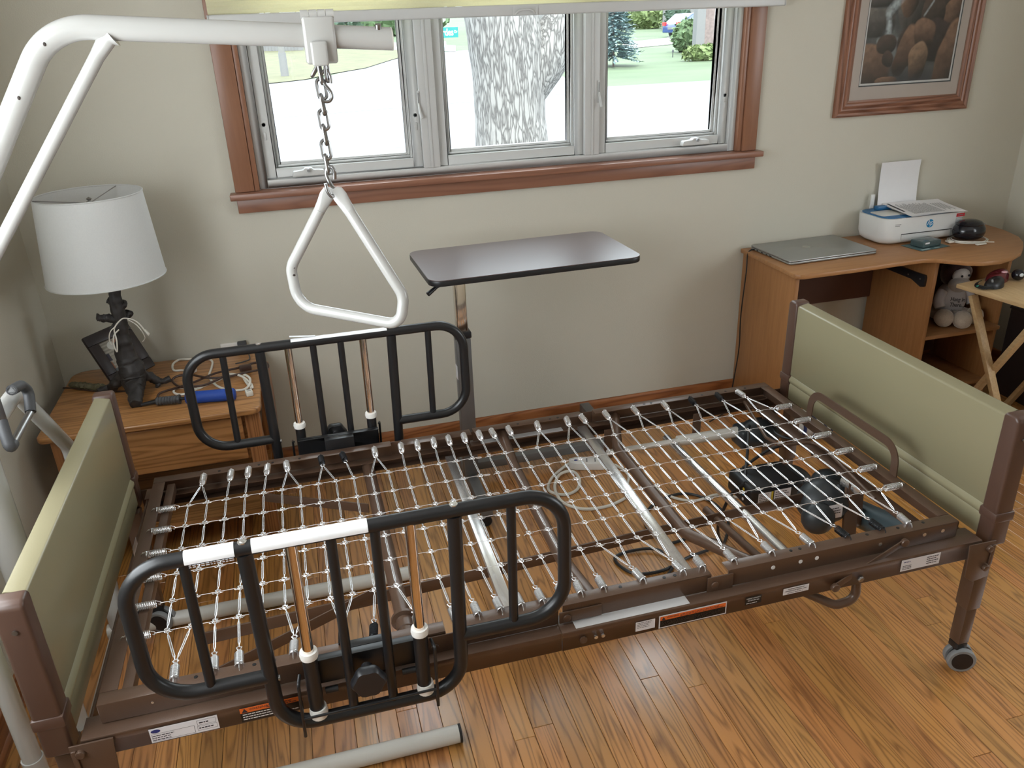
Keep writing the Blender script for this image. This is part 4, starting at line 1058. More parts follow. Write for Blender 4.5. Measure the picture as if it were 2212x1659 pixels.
# printed sheets lying on the lid
sh = thing('printed_sheets', (3.29, 1.70, pz1+.03), 'loose stack of printed text sheets lying on the printer lid', 'paper')
def sheet_pt(u, v, dz=0, rot=0.):
    q = Matrix.Rotation(rot, 4, 'Z') @ V(((u-.5)*.285, (v-.5)*.215, 0))
    return V((3.285+q.x, 1.690+q.y, pz1+.012+.011*v+.004*math.sin(3*u)*(1-v)+dz+.014*max(0, v-.75)))
for i in range(3):
    MB().grid(lambda u, v: sheet_pt(u, v, -.0016*i, -.10+.035*i), 10, 8).build('sheet', 'paper', sh)
b = MB(); R = random.Random(5)
def mark(u0, u1, v0, v1):
    b.add([sheet_pt(u0, v0, .0004, -.10), sheet_pt(u1, v0, .0004, -.10), sheet_pt(u1, v1, .0004, -.10), sheet_pt(u0, v1, .0004, -.10)], [(0, 1, 2, 3)])
for i in range(22):
    u0 = .14+i*.024; v = .10
    e = R.uniform(.72, .88)
    while v < e:
        w = R.uniform(.03, .09); mark(u0, u0+.011, v, min(e, v+w)); v += w+.012
for i in range(5): mark(.72+i*.04, .735+i*.04, .2+.1*(i % 2), .75)
b.build('print', 'ink_grey', sh, smooth=False)
b = MB(); mark(.04, .075, .3, .93); b.build('header_bar', 'ink', sh, smooth=False)

# glossy black rounded case, white cable, blister pack
mat('gloss_black', (.006, .006, .010), .22, spec=.5, var=.2, coat=.15)
ca = thing('rounded_case', (3.447, 1.575, dt), 'glossy black domed case on the desk beside the printer', 'case')
b = MB(); prof = [(.0, .0), (.055, .0), (.068, .010), (.074, .028), (.072, .045), (.064, .058), (.060, .061)]
b.lathe(prof, 32, (3.447, 1.575, dt+.0105), Matrix.Diagonal((1, .82, 1, 1))); b.build('case_body', 'gloss_black', ca)
MB().lathe([(.060, .0615), (.061, .066), (.050, .075), (.03, .081), (0, .083)], 32, (3.447, 1.575, dt+.0105), Matrix.Diagonal((1, .82, 1, 1))).build('case_lid', 'gloss_black', ca)
MB().box(3.505, 3.512, 1.552, 1.565, dt+.068, dt+.074).build('clasp', 'steel', ca, bevel=.001)
wc = []
for i in range(40):
    a = i*.36; rr_ = .085-.0004*i
    wc.append((3.445+rr_*math.cos(a+2.2)*1.08, 1.568+rr_*.86*math.sin(a+2.2), dt+.0035+.0012*(i // 9)))
wcab = cable('white_cable', wc+[(3.50, 1.476, dt+.008)], .0022, 'cable_white', None, seg=3, n=6)
tag(wcab, 'coiled white charging cable under the black domed case', 'cable')
MB().box(3.405, 3.455, 1.470, 1.484, dt+.003, dt+.010).build('cable_plug', 'cable_white', wcab, bevel=.002)
MB().box(3.325, 3.35, 1.545, 1.575, dt+.003, dt+.012).build('cable_plug', 'cable_white', wcab, bevel=.002)
glass_mat('blister_plastic', (.55, .72, .72))
bl = thing('blister_pack', (3.22, 1.56, dt), 'empty teal-tinted plastic blister pack lying on the desk', 'packaging')
Mb = Matrix.Translation((3.205, 1.553, dt)) @ Matrix.Rotation(math.radians(8), 4, 'Z')
mat('card_teal', (.055, .10, .105), .45, var=.15, vscale=25)
MB().box(-.085, .085, -.055, .060, .001, .003, Mb).build('backing_card', 'card_teal', bl, bevel=.001)
b = MB().box(-.052, .058, -.030, .042, .0031, .031, Mb); b.build('bubble', mat('bubble_plastic', (.08, .13, .135), .12, spec=.6, trans=.35), bl, bevel=.005, seg=3)
for x0, y0, w, h in ((-.075, -.05, .05, .012), (.0, -.05, .03, .008)): MB().box(x0, x0+w, y0, y0+h, .0031, .0035, Mb).build('label_strip', mat('strip_pale', (.4, .5, .5), .5), bl)
MB().box(-.04, -.015, -.0305, -.0300, .020, .027, Mb).build('label_strip', 'sticker_white', bl)

# plush toy on the desk shelf
mat('plush_cream', (.50, .42, .33), .95, var=.15, vscale=60, bump=.8, bscale=300, sheen=.6)
mat('plush_grey', (.36, .31, .27), .95, var=.15, vscale=60, bump=.8, bscale=300, sheen=.6)
mat('plush_maroon', (.045, .014, .014), .95, var=.25, vscale=60, bump=.8, bscale=300, sheen=.6)
mat('plush_white', (.62, .58, .54), .95, var=.08, vscale=60, bump=.5, bscale=300)
mat('shirt_white', (.52, .50, .52), .9, var=.06, vscale=30, bump=.3, bscale=200)
SZ_ = .355
pt = thing('plush_toy', (3.44, 1.56, SZ_), 'seated plush toy in a white shirt reading Hang In There on the desk shelf', 'plush toy')
PX, PY = 3.425, 1.585
MB().ball((PX, PY, SZ_+.095), (.074, .062, .092), 22, 14, jig=.04, seed=1).build('shirt', 'shirt_white', pt)
MB().ball((PX-.01, PY+.01, SZ_+.042), (.085, .075, .04), 20, 12, jig=.04, seed=8).build('body', 'plush_grey', pt)
MB().ball((PX+.015, PY+.01, SZ_+.225), (.066, .064, .070), 20, 14, jig=.05, seed=2).build('head', 'plush_maroon', pt)
MB().ball((PX+.004, PY-.036, SZ_+.228), (.044, .026, .034), 18, 12, jig=.02, seed=3).build('face_patch', 'plush_white', pt)
MB().ball((PX-.012, PY-.052, SZ_+.190), (.054, .040, .034), 20, 12, jig=.03, seed=4).build('muzzle', 'plush_grey', pt)
for dx in (-.016, .022): MB().ball((PX+dx, PY-.0625, SZ_+.232), .0055, 10, 7).build('eye', 'gloss_black', pt)
MB().ball((PX+.085, PY+.01, SZ_+.222), (.022, .012, .026), 14, 9).build('ear', 'plush_white', pt)
for i, (dx, dy, dz, r) in enumerate(((-.085, -.075, .044, .042), (-.018, -.115, .040, .042), (.075, -.085, .040, .040))):
    MB().ball((PX+dx, PY+dy, SZ_+dz), (r, r, r*1.0), 18, 12, jig=.05, seed=10+i).build('foot' if i < 3 else 'paw', 'plush_cream', pt)
    MB().tube([(PX+dx*.4, PY+dy*.2, SZ_+.045), (PX+dx*.85, PY+dy*.8, SZ_+dz)], [.030, .026], 12).build('limb', 'plush_grey', pt)
for s in (-1, 1):
    MB().tube(smooth_path([(PX+s*.060, PY-.01, SZ_+.150), (PX+s*.085, PY-.025, SZ_+.115), (PX+s*.088, PY-.045, SZ_+.085)], 4), [.024]*8+[.022], 12).build('sleeve', 'shirt_white', pt)
Mt = frame((PX-.058, PY-.0665, SZ_+.108), (1, -.03, -.16), (.12, .05, 1))
for i, (t_, s_) in enumerate((('Hang In', .027), ('There...', .027))):
    text_mesh(t_, s_, Mt @ Matrix.Translation((-.004 if i == 0 else 0, .012-i*.026, 0)), 'ink', pt, depth=.0004)
b = MB(); R = random.Random(2)
for i in range(8): b.box(.014+i*.0085, .019+i*.0085, -.034+R.uniform(-.001, .001), -.029+R.uniform(0, .002), -.0002, .0004, Mt)
b.build('lettering', 'ink_grey', pt, smooth=False)

# ---------------------------------------------------------------- folding tray table at the right edge
wood('tray_wood', (.40, .26, .125), (.60, .42, .22), 'Y', 26., rough=.45, contrast=(.2, .8), rings=False)
tt = thing('tray_table', (3.38, 1.12, 0), 'small folding tray table of pale blond wood with crossed legs', 'tray table')
Mt2 = Matrix.Translation((3.151, 1.287, .650)) @ Matrix.Rotation(math.radians(8), 4, 'Z')
MB().box(0, .48, -.375, 0, -.018, 0, Mt2).build('tray_top', 'tray_wood', tt, bevel=.003)
for x in (.06, .40): MB().box(x, x+.022, -.33, -.04, -.036, -.0185, Mt2).build('batten', 'tray_wood', tt, bevel=.002)
for x in (.055, .425):
    for a, c in (((x, -.045, -.045), (x, -.345, -.648)), ((x+.024, -.335, -.045), (x+.024, -.04, -.648))):
        MB().bar(Mt2 @ V(a), Mt2 @ V(c), .020, .034, up=(1, 0, 0)).build('leg', 'tray_wood', tt, bevel=.002)
MB().tube([Mt2 @ V((.05, -.195, -.345)), Mt2 @ V((.085, -.195, -.345))], .004, 8).build('pivot_bolt', 'steel', tt)
TZ = .650
# mouse with bundled cord, dark red mouse, phone, card
ms = thing('computer_mouse', (3.265, 1.215, TZ), 'black corded computer mouse with bundled cable on the tray table', 'mouse')
b = MB(); n = 20; vs = []
def mouse_mesh(c, rot, L=.058, w=.033, h=.034):
    b = MB(); Mm = Matrix.Translation(c) @ Matrix.Rotation(rot, 4, 'Z')
    def P(u, v):
        a = 2*math.pi*u; t_ = v*math.pi/2
        x = L*math.cos(a)*math.cos(t_)**.6; y = w*math.sin(a)*math.cos(t_)**.6*(1-.12*math.cos(a)); z = h*math.sin(t_)**.8*(1+.15*math.cos(a))
        return Mm @ V((x, y, z+.001))
    return b.grid(P, 25, 8)
mouse_mesh((3.265, 1.205, TZ), math.radians(25)).build('mouse_body', 'plastic_black', ms, merge=True, angle=1.2)
MB().tube([Matrix.Translation((3.265, 1.205, TZ)) @ V((-.035, -.02, .028)), Matrix.Translation((3.265, 1.205, TZ)) @ V((-.025, -.008, .031))], .004, 8).build('scroll_wheel', 'rubber_grey', ms)
for i in range(4):
    d = .004*i
    cable('mouse_cord', [(3.24, 1.19, TZ+.012), (3.215+d, 1.165+d, TZ+.010), (3.180+d, 1.175, TZ+.006+.003*i), (3.178+d, 1.215, TZ+.006+.002*i), (3.215, 1.25-d, TZ+.006+.003*i), (3.245, 1.255, TZ+.012)], .0021, 'cable_black', ms, seg=6, n=6)
MB().tube([(3.176, 1.205, TZ+.010), (3.192, 1.208, TZ+.010)], .0035, 8).build('cord_plug', mat('plug_green', (.03, .25, .18), .5), ms)
m3 = thing('computer_mouse', (3.335, 1.255, TZ), 'dark red and black gaming mouse behind the black one on the tray table', 'mouse')
mouse_mesh((3.335, 1.262, TZ), math.radians(15), .062, .036, .042).build('mouse_body', mat('dark_red', (.10, .012, .016), .22, coat=.5, var=.2), m3, merge=True, angle=1.2)
MB().ball((3.345, 1.245, TZ+.041), (.014, .01, .004), 12, 6).build('mouse_emblem', mat('emblem_pink', (.75, .45, .5), .3), m3)  # plain pale pink emblem colour
cd = MB().box(-.04, .10, -.05, .03, .0005, .004, Matrix.Translation((3.37, 1.105, TZ)) @ Matrix.Rotation(.5, 4, 'Z')).build('plastic_sleeve', mat('sleeve_pale', (.55, .6, .6), .15, trans=.3), bevel=.001)
tag(cd, 'clear plastic sleeve with a dark card on the tray table', 'packaging')
MB().box(-.025, .085, -.04, .02, .0042, .0046, Matrix.Translation((3.37, 1.105, TZ)) @ Matrix.Rotation(.5, 4, 'Z')).build('dark_card', 'laptop_dark', cd)
sp_ = MB().ball((3.41, 1.235, TZ+.0245), (.026, .026, .024), 16, 10).build('small_gadget', 'gloss_black'); tag(sp_, 'small shiny black gadget beside the red mouse on the tray', 'gadget')
MB().ball((3.403, 1.212, TZ+.030), (.01, .006, .008), 10, 6).build('gadget_window', mat('gadget_white', (.7, .75, .78), .2), sp_)
# plain dark bin standing in for an unidentified dark area beside the desk
bxs = thing('stand_in_bin', (3.775, 1.29, 0), 'plain dark bin standing in for an unclear dark thing behind the tray table', 'bin')
mat('bin_dark', (.022, .013, .012), .6, var=.2)
b = MB(); 
for i, (x0, x1, y0, y1, z0, z1) in enumerate(((3.665, 3.68, 1.12, 1.46, .0, .42), (3.875, 3.89, 1.12, 1.46, 0, .42), (3.68, 3.875, 1.12, 1.135, 0, .42), (3.68, 3.875, 1.445, 1.46, 0, .42))): b.box(x0, x1, y0, y1, z0, z1)
b.box(3.68, 3.875, 1.135, 1.445, .0, .012); b.build('bin_body', 'bin_dark', bxs, bevel=.002)
MB().box(3.66, 3.893, 1.115, 1.465, .4205, .436).build('bin_lid', 'bin_dark', bxs, bevel=.004)
# ---------------------------------------------------------------- framed print on the back wall
wood('frame_wood_x', (.155, .062, .034), (.27, .12, .07), 'X', 30., rough=.36)
wood('frame_wood_z', (.155, .062, .034), (.27, .12, .07), 'Z', 30., rough=.36)
fx0, fx1, fz0, fz1 = 2.848, 3.545, 1.284, 2.14
yw = YB-.0008
pf = thing('framed_picture', ((fx0+fx1)/2, yw, fz0), 'framed print of a waterfall among brown boulders in a ribbed wood frame', 'picture')
fprof = [(0, 0), (0, .016), (.008, .022), (.016, .020), (.020, .016), (.028, .020), (.034, .020), (.038, .014), (.046, .018), (.054, .017), (.060, .011), (.068, .010), (.068, 0)]
cn = [(fx0, fz0), (fx1, fz0), (fx1, fz1), (fx0, fz1)]; ins = [(1, 1), (-1, 1), (-1, -1), (1, -1)]
for i in range(4):
    j = (i+1) % 4; vs = []
    for q in (i, j):
        for e, h in fprof: vs.append((cn[q][0]+ins[q][0]*e, yw-h, cn[q][1]+ins[q][1]*e))
    k = len(fprof); b = MB().add(vs, [(a, (a+1) % k, k+(a+1) % k, k+a) for a in range(k)]+[tuple(range(k)), tuple(range(2*k-1, k-1, -1))])
    b.build('frame_side', 'frame_wood_x' if i % 2 == 0 else 'frame_wood_z', pf, merge=True, angle=.35)
mat('mat_board', (.50, .43, .38), .8, var=.03); mat('mat_black', (.03, .04, .045), .7); mat('mat_white', (.62, .62, .60), .7)
def ring(x0, x1, z0, z1, w, wb, y0, y1, nm, m):
    b = MB(); b.box(x0, x0+w, y0, y1, z0, z1); b.box(x1-w, x1, y0, y1, z0, z1); b.box(x0+w, x1-w, y0, y1, z0, z0+wb); b.box(x0+w, x1-w, y0, y1, z1-w, z1); b.build(nm, m, pf, smooth=False)
ring(fx0+.066, fx1-.066, fz0+.066, fz1-.066, .042, .056, yw-.0095, yw-.0075, 'mat_board', 'mat_board')
ring(fx0+.104, fx1-.104, fz0+.118, fz1-.104, .008, .009, yw-.0074, yw-.0064, 'mat_liner', 'mat_black')
ring(fx0+.110, fx1-.110, fz0+.125, fz1-.110, .009, .010, yw-.0063, yw-.0053, 'mat_liner', 'mat_white')
def waterfall(S, T):
    R = np.random.RandomState(11); n = len(S)
    def noise(fx, fy, seed):
        r = np.random.RandomState(seed); g = r.rand(int(fy)+3, int(fx)+3); x = S*fx; y = T*fy
        xi = x.astype(int); yi = y.astype(int); xf = x-xi; yf = y-yi; xf = xf*xf*(3-2*xf); yf = yf*yf*(3-2*yf)
        return (g[yi, xi]*(1-xf)+g[yi, xi+1]*xf)*(1-yf)+(g[yi+1, xi]*(1-xf)+g[yi+1, xi+1]*xf)*yf
    f1 = noise(8, 10, 1); f2 = noise(24, 30, 2); f3 = noise(60, 80, 3)
    c = np.zeros((n, 3)); c[:] = (.055, .058, .055); c *= (.6+.7*f1+.4*f2)[:, None]
    # far grasses and mist at the top
    up = np.clip((T-.55)/.45, 0, 1)[:, None]; c = c*(1-up)+np.array([.10, .105, .10])*(.6+.8*f2)[:, None]*up
    def rock(cx, cy, rx, ry, col, rot=0, seed=0):
        nonlocal c
        ca, sa = math.cos(rot), math.sin(rot); x = (S-cx)*ca+(T-cy)*sa; y = -(S-cx)*sa+(T-cy)*ca
        d = (np.abs(x/rx)**2.4+np.abs(y/ry)**2.4)**(1/2.4)+(f1-.5)*.35
        m = np.clip((1-d)/.09, 0, 1)[:, None]
        sh = np.clip(.75+.75*(y/ry)-.35*(x/rx), .12, 1.7)*(.65+.5*f2+.3*f3)
        c = c*(1-m)+np.array(col)[None]*sh[:, None]*m
    dk = (.055, .036, .026); br = (.15, .085, .052); tn = (.20, .125, .075); gy = (.085, .075, .065)
    rock(.10, .55, .17, .05, gy); rock(.17, .63, .12, .045, br); rock(.85, .60, .26, .10, dk, .5); rock(.78, .64, .14, .05, tn, .75); rock(.93, .47, .14, .10, br, .5)
    rock(.48, .50, .17, .13, gy, .5); rock(.43, .53, .10, .09, br, .7); rock(.12, .40, .20, .10, gy); rock(.70, .46, .13, .10, dk)
    # white water
    def water(pts, w0):
        nonlocal c
        for (x0, y0, x1, y1, w, a) in pts:
            dx, dy = x1-x0, y1-y0; L2 = dx*dx+dy*dy; t_ = np.clip(((S-x0)*dx+(T-y0)*dy)/L2, 0, 1)
            d = np.sqrt((S-x0-t_*dx)**2+(T-y0-t_*dy)**2)
            m = (np.clip(1-d/w, 0, 1)**.8*a*(.45+.8*f3))[:, None]; m = np.clip(m, 0, 1); c = c*(1-m)+np.array([.50, .56, .57])*m
    water([(.42, .66, .35, .58, .035, .8), (.36, .58, .22, .47, .045, .9), (.22, .46, .24, .38, .035, .85), (.24, .38, .245, .30, .04, .75), (.15, .29, .36, .28, .03, .7), (.64, .66, .63, .59, .035, .7), (.25, .29, .32, .22, .10, .25), (.68, .53, .60, .44, .012, .8)], .02)
    for i in range(40):
        x0 = R.uniform(.1, .95); y0 = R.uniform(.62, .80); water([(x0, y0, x0+R.uniform(-.04, .04), y0+R.uniform(.05, .14), .004, R.uniform(.15, .45))], 0)
    rock(.52, .24, .20, .14, (.035, .024, .02)); rock(.80, .27, .22, .14, (.03, .02, .018))
    rock(.45, .22, .10, .17, br, -.45); rock(.63, .32, .13, .09, br, -.3); rock(.60, .14, .10, .12, tn); rock(.93, .17, .13, .24, br, -.15)
    rock(.12, .13, .20, .15, br, -.2); rock(.24, .26, .12, .07, dk); rock(.27, .17, .07, .06, dk, -.4); rock(.28, .02, .12, .03, br)
    bt = np.clip((.10-T)/.10, 0, 1)*np.clip((S-.32)/.1, 0, 1)*np.clip((.80-S)/.06, 0, 1); c = c*(1-.75*bt[:, None])+np.array([.02, .022, .03])*(.75*bt[:, None])*(1+f3[:, None])
    return np.clip(c*1.05, .006, 1)
paint_mesh('print_sheet', (fx0+.112, yw-.0048, fz0+.127), (fx1-fx0-.224, 0, 0), (0, 0, fz1-fz0-.239), 150, 190, waterfall, pf, 'print')
glass_mat('picture_glass', (.97, .97, .97))
MB().box(fx0+.064, fx1-.064, yw-.0118, yw-.0110, fz0+.064, fz1-.064).build('glazing', 'picture_glass', pf, smooth=False)

# ---------------------------------------------------------------- end table by the left corner
wood('oak_x', (.26, .112, .034), (.45, .215, .076), 'X', 34., rough=.34, coat=.2, contrast=(.3, .68))
wood('oak_z', (.22, .085, .028), (.38, .165, .06), 'Z', 34., rough=.36)
wood('oak_y', (.20, .075, .026), (.34, .14, .05), 'Y', 34., rough=.36)
NZ = .5575
ns = thing('end_table', (-.04, 1.52, 0), 'golden oak drop-leaf end table in the corner beside the bed head', 'end table')
tp = [V(p) for p in ((-.390, 1.235, 0), (.308, 1.235, 0), (.270, 1.815, 0), (-.360, 1.815, 0))]
tp = [V((-.392, 1.235, 0)), V((.306, 1.235, 0)), V((.300, 1.815, 0)), V((-.392, 1.815, 0))]
MB().prism([(p.x, p.y) for p in fillet(tp, [.025, .035, .03, .06], 6, closed=True)], NZ-.022, NZ).build('table_top', 'oak_x', ns, bevel=.006, seg=3)
for (x, y) in ((-.365, 1.27), (.245, 1.27), (-.365, 1.76), (.245, 1.76)):
    b = MB(); b.prism([(x, y), (x+.05, y), (x+.05, y+.05), (x, y+.05)], .0, NZ-.0225); b.build('leg', 'oak_z', ns, bevel=.006)
MB().box(-.3145, .2445, 1.295, 1.310, .345, NZ-.0225).build('front_apron', 'oak_x', ns)
d_ = MB().box(-.305, .235, 1.272, 1.2945, .355, .520).build('drawer_front', 'oak_x', ns, bevel=.005, seg=3)
MB().box(-.355, -.340, 1.3205, 1.7595, .345, NZ-.0225).build('side_apron', 'oak_y', ns); MB().box(.260, .275, 1.3205, 1.7595, .345, NZ-.0225).build('side_apron', 'oak_y', ns); MB().box(-.3145, .2445, 1.785, 1.80, .345, NZ-.0225).build('back_apron', 'oak_x', ns)
MB().box(-.345, .275, 1.295, 1.785, .110, .128).build('lower_shelf', 'oak_x', ns)
lf = [V(p) for p in ((1.36, NZ-.012, 0), (1.70, NZ-.012, 0), (1.70, .30, 0), (1.36, .30, 0))]
MB().prism([(p.x, p.y) for p in fillet(lf, [.01, .01, .12, .12], 8, closed=True)], .312, .330, Matrix(((0, 0, 1, 0), (1, 0, 0, 0), (0, 1, 0, 0), (0, 0, 0, 1)))).build('drop_leaf', 'oak_y', ns, bevel=.005)
MB().box(.276, .3115, 1.50, 1.52, NZ-.05, NZ-.0225).build('leaf_hinge', 'steel', ns)

# driftwood lamp
LX, LY = -.135, 1.515
lamp = thing('table_lamp', (LX, LY, NZ), 'table lamp with a dark driftwood base and white tapered drum shade', 'lamp')
mat('driftwood', (.026, .022, .021), .55, spec=.45, var=.75, vscale=45, bump=1., bscale=60, stretch=(1, 1, .14))
cloth_mat('lamp_linen', (.66, .66, .645), .22)
b = MB()
def limb(pts, rs, n=22, seg=10, seed=1):
    P = smooth_path(pts, seg); R = random.Random(seed); m = len(P); rad = []
    for i in range(m):
        f = i/(m-1)*(len(rs)-1); k = min(int(f), len(rs)-2); rad.append((rs[k]+(rs[k+1]-rs[k])*(f-k))*(1+R.uniform(-.07, .07)))
    b.tube(P, rad, n)
Y0 = 1.515
q = lambda u, v, dy=0: py(u, v, Y0+dy)
limb([q(245, 615), q(249, 650), q(258, 690), q(264, 725), q(272, 765), q(284, 800, -.01), q(290, 830, -.03), q(293, 852, -.085), pz(294, 874, NZ+.013)], [.0145, .020, .0215, .024, .032, .042, .037, .024, .019], seed=2)
limb([q(272, 762), q(296, 790), q(300, 815, -.02), q(297, 835, -.06)], [.012, .022, .022, .016], seed=5)
limb([q(250, 658), q(238, 651), q(230, 648)], [.013, .009, .007], seed=3)
limb([q(258, 668), q(266, 660), q(270, 652, .02)], [.012, .010, .009], seed=4)
limb([q(262, 695), q(238, 688, -.01), q(222, 687, -.015), q(209, 686, -.02)], [.016, .0135, .013, .012], seed=6)
limb([q(262, 700), q(250, 702), q(240, 712)], [.012, .009, .006], seed=7)
limb([q(262, 690), q(276, 680, .03), q(280, 674, .04)], [.012, .012, .013], seed=17)
limb([q(280, 800), q(265, 812, -.0), q(250, 828, .01), pz(238, 838, NZ+.014), pz(210, 846, NZ+.012)], [.026, .022, .018, .016, .012], seed=8)
limb([q(300, 805), q(312, 812, .02), q(325, 815, .03), pz(345, 824, NZ+.018), pz(368, 819, NZ+.022)], [.022, .018, .015, .013, .011], seed=9)
limb([pz(345, 824, NZ+.018), pz(338, 836, NZ+.006)], [.009, .004], seed=10)
from mathutils import noise as _ns
b.v = [tuple(V(p)+_ns.noise_vector(V((p[0]*60, p[1]*60, p[2]*22)))*.0055+_ns.noise_vector(V((p[0]*170, p[1]*170, p[2]*40)))*.0022) for p in b.v]
b.build('lamp_base', 'driftwood', lamp, angle=1.2)
scx, scy = -.128, 1.525
top = q(245, 615)
MB().tube([tuple(top), (scx, scy, 1.24)], .006, 10).build('stem', 'steel', lamp)
zb, ztp, rb, rt = .985, 1.262, .186, .163
def shade_pt(u, v): 
    a = 2*math.pi*u; r = rb+(rt-rb)*v
    return V((scx+.004*v+r*math.cos(a), scy+r*math.sin(a), zb+(ztp-zb)*v))
MB().grid(shade_pt, 65, 12).build('lamp_shade', 'lamp_linen', lamp, merge=True, angle=1.2)
for z, r, xo in ((zb, rb, 0), (ztp, rt, .004)):
    MB().tube([(scx+xo+r*math.cos(2*math.pi*k/48), scy+r*math.sin(2*math.pi*k/48), z) for k in range(48)], .0024, 6, closed=True).build('shade_rim', 'lamp_linen', lamp)
for k in range(3):
    a = 2*math.pi*k/3+1.2
    MB().tube([(scx+.004, scy, ztp-.028), (scx+.004+rt*math.cos(a), scy+rt*math.sin(a), ztp-.004)], .0018, 6).build('shade_spider', 'steel', lamp)
MB().lathe([(.004, 0), (.008, .004), (.004, .010), (.009, .016), (0, .022)], 12, (scx+.004, scy, ztp-.030)).build('finial', 'steel', lamp)

# photo frame leaning against the wall behind the lamp
pic = thing('photo_frame', (-.15, 1.72, NZ), 'dark wooden photo frame tilted on its corner behind the lamp', 'photo frame')
A = pz(243, 836, NZ+.004); 
ex = V((.80, .52, .34)).normalized(); 
Bp = py(178, 740, 1.66); ey = (Bp-A); hgt = ey.length; ey.normalize(); ex = (pz(330, 787, NZ+.028)-A); wid = ex.length; ex = (ex-ey*ex.dot(ey)).normalized(); 
wid = max(.17, min(.21, wid)); hgt = max(.20, min(.26, hgt))
Mf = frame(A, ex, ey); nz_ = ex.cross(ey); 
sg = -1 if nz_.y > 0 else 1      # front faces the room
mat('frame_dark', (.022, .015, .015), .4, var=.2); mat('frame_dots', (.16, .13, .10), .4)
fw = .040
for i, (x0, x1, y0, y1) in enumerate(((0, wid, 0, fw), (0, wid, hgt-fw, hgt), (0, fw, fw, hgt-fw), (wid-fw, wid, fw, hgt-fw))):
    MB().box(x0, x1, y0, y1, *sorted((0, sg*.018)), Mf).build('frame_side', 'frame_dark', pic, bevel=.004)
MB().box(.003, wid-.003, .003, hgt-.003, *sorted((-sg*.004, -sg*.0002)), Mf).build('backing', 'frame_dark', pic)
b = MB()
for k in range(34):
    f = k/33
    for (x, y) in ((fw+.002, fw+f*(hgt-2*fw)), (wid-fw-.002, fw+f*(hgt-2*fw)), (fw+f*(wid-2*fw), fw+.002), (fw+f*(wid-2*fw), hgt-fw-.002)): b.box(x-.001, x+.001, y-.001, y+.001, *sorted((sg*.006, sg*.0075)), Mf)
b.build('beading', 'frame_dots', pic, smooth=False)
def snapshot(S, T):
    n = len(S); c = np.zeros((n, 3)); c[:] = (.34, .31, .26)
    c *= (.85+.15*np.sign(np.sin(T*60)))[:, None]
    def blob(cx, cy, rx, ry, col):
        m = (((S-cx)/rx)**2+((T-cy)/ry)**2) < 1; c[m] = col
    def rect(x0, x1, y0, y1, col): c[(S > x0) & (S < x1) & (T > y0) & (T < y1)] = col
    rect(.0, .16, .38, .62, (.05, .045, .06)); rect(0, .10, .12, .36, (.30, .14, .08)); rect(0, 1, 0, .12, (.12, .14, .15))
    blob(.42, .80, .16, .13, (.55, .54, .50)); blob(.62, .86, .10, .09, (.42, .22, .15)); rect(.52, .90, .55, .78, (.09, .15, .24)); rect(.45, .95, .18, .55, (.06, .06, .065)); blob(.52, .66, .05, .12, (.45, .24, .16)); rect(.18, .42, .12, .5, (.30, .27, .22)); rect(.3, .36, .05, .3, (.5, .5, .48))
    return c
paint_mesh('photograph', Mf @ V((fw, fw, sg*.005)), ex*(wid-2*fw), ey*(hgt-2*fw), 60, 80, snapshot, pic, 'print')
MB().bar(Mf @ V((wid*.5, hgt*.55, -sg*.004)), V((Mf @ V((wid*.5, hgt*.5, 0))).to_tuple()[:2]+(NZ+.002,))+V((.03, .06, 0)), .03, .003).build('easel_strut', 'frame_dark', pic)

# cables and small things on the end table
def cord(name, pts, r, m, label, seg=7, n=7, cat='cable', grp=None):
    o = cable(name, pts, r, m, None, seg, n); return tag(o, label, cat, grp)
z = NZ+.0044
g = lambda u, v, dz=0: pz(u, v, z+dz)
wcord = cord('extension_cord', [g(415, 805), g(395, 800), g(376, 800), g(373, 788), g(385, 778), g(402, 776, .004), g(440, 775), g(458, 780), g(457, 795), g(452, 812), g(462, 828), g(478, 838), g(500, 843), g(525, 842), g(538, 832, .01), g(540, 818, .02), g(530, 810, .02), g(526, 815, .01), g(535, 830, .004), g(545, 838, .002), g(540, 826, .008), g(520, 812, .014), g(495, 808, .006), g(485, 815), g(470, 822), g(430, 838), g(405, 850), g(385, 852), g(375, 846), g(385, 838), g(425, 840), g(440, 833)], .0043, 'cable_white', 'white extension cord in loose loops on the end table')
MB().box(-.016, .016, -.010, .010, 0, .022, Matrix.Translation(g(416, 804, -.003)) @ Matrix.Rotation(-.5, 4, 'Z')).build('cord_plug', 'cable_white', wcord, bevel=.005)
p_ = g(539, 853, -.003); wk = MB().box(-.012, .012, -.016, .016, 0, .018, Matrix.Translation(p_) @ Matrix.Rotation(.2, 4, 'Z')).build('cord_socket', 'cable_white', wcord, bevel=.003)
for dy in (-.007, .007): MB().box(-.006, .006, dy-.0015, dy+.0015, .0181, .0186, Matrix.Translation(p_) @ Matrix.Rotation(.2, 4, 'Z')).build('socket_slot', 'ink', wcord)
z = NZ+.012
bcord = cord('extension_cord', [g(340, 868, -.004), g(345, 850), g(380, 838), g(420, 825, .003), g(460, 808, .008), g(490, 800, .01), g(520, 793, .005), g(545, 785), g(565, 782), g(578, 786), g(576, 796), g(555, 800, .002), g(525, 806, .006), g(490, 814, .010), g(450, 816, .012), g(415, 810, .013), g(385, 812, .01), g(372, 822, .002), g(385, 834), g(405, 836, .006), g(440, 832, .012), g(470, 820, .016), g(482, 813, .02)], .0043, 'cable_brown', 'brown power cord tangled over the white one on the end table')
MB().box(-.022, .022, -.012, .012, 0, .022, Matrix.Translation(g(531, 800, -.0065)) @ Matrix.Rotation(.15, 4, 'Z')).build('cord_plug', 'cable_brown', bcord, bevel=.005)
z = NZ
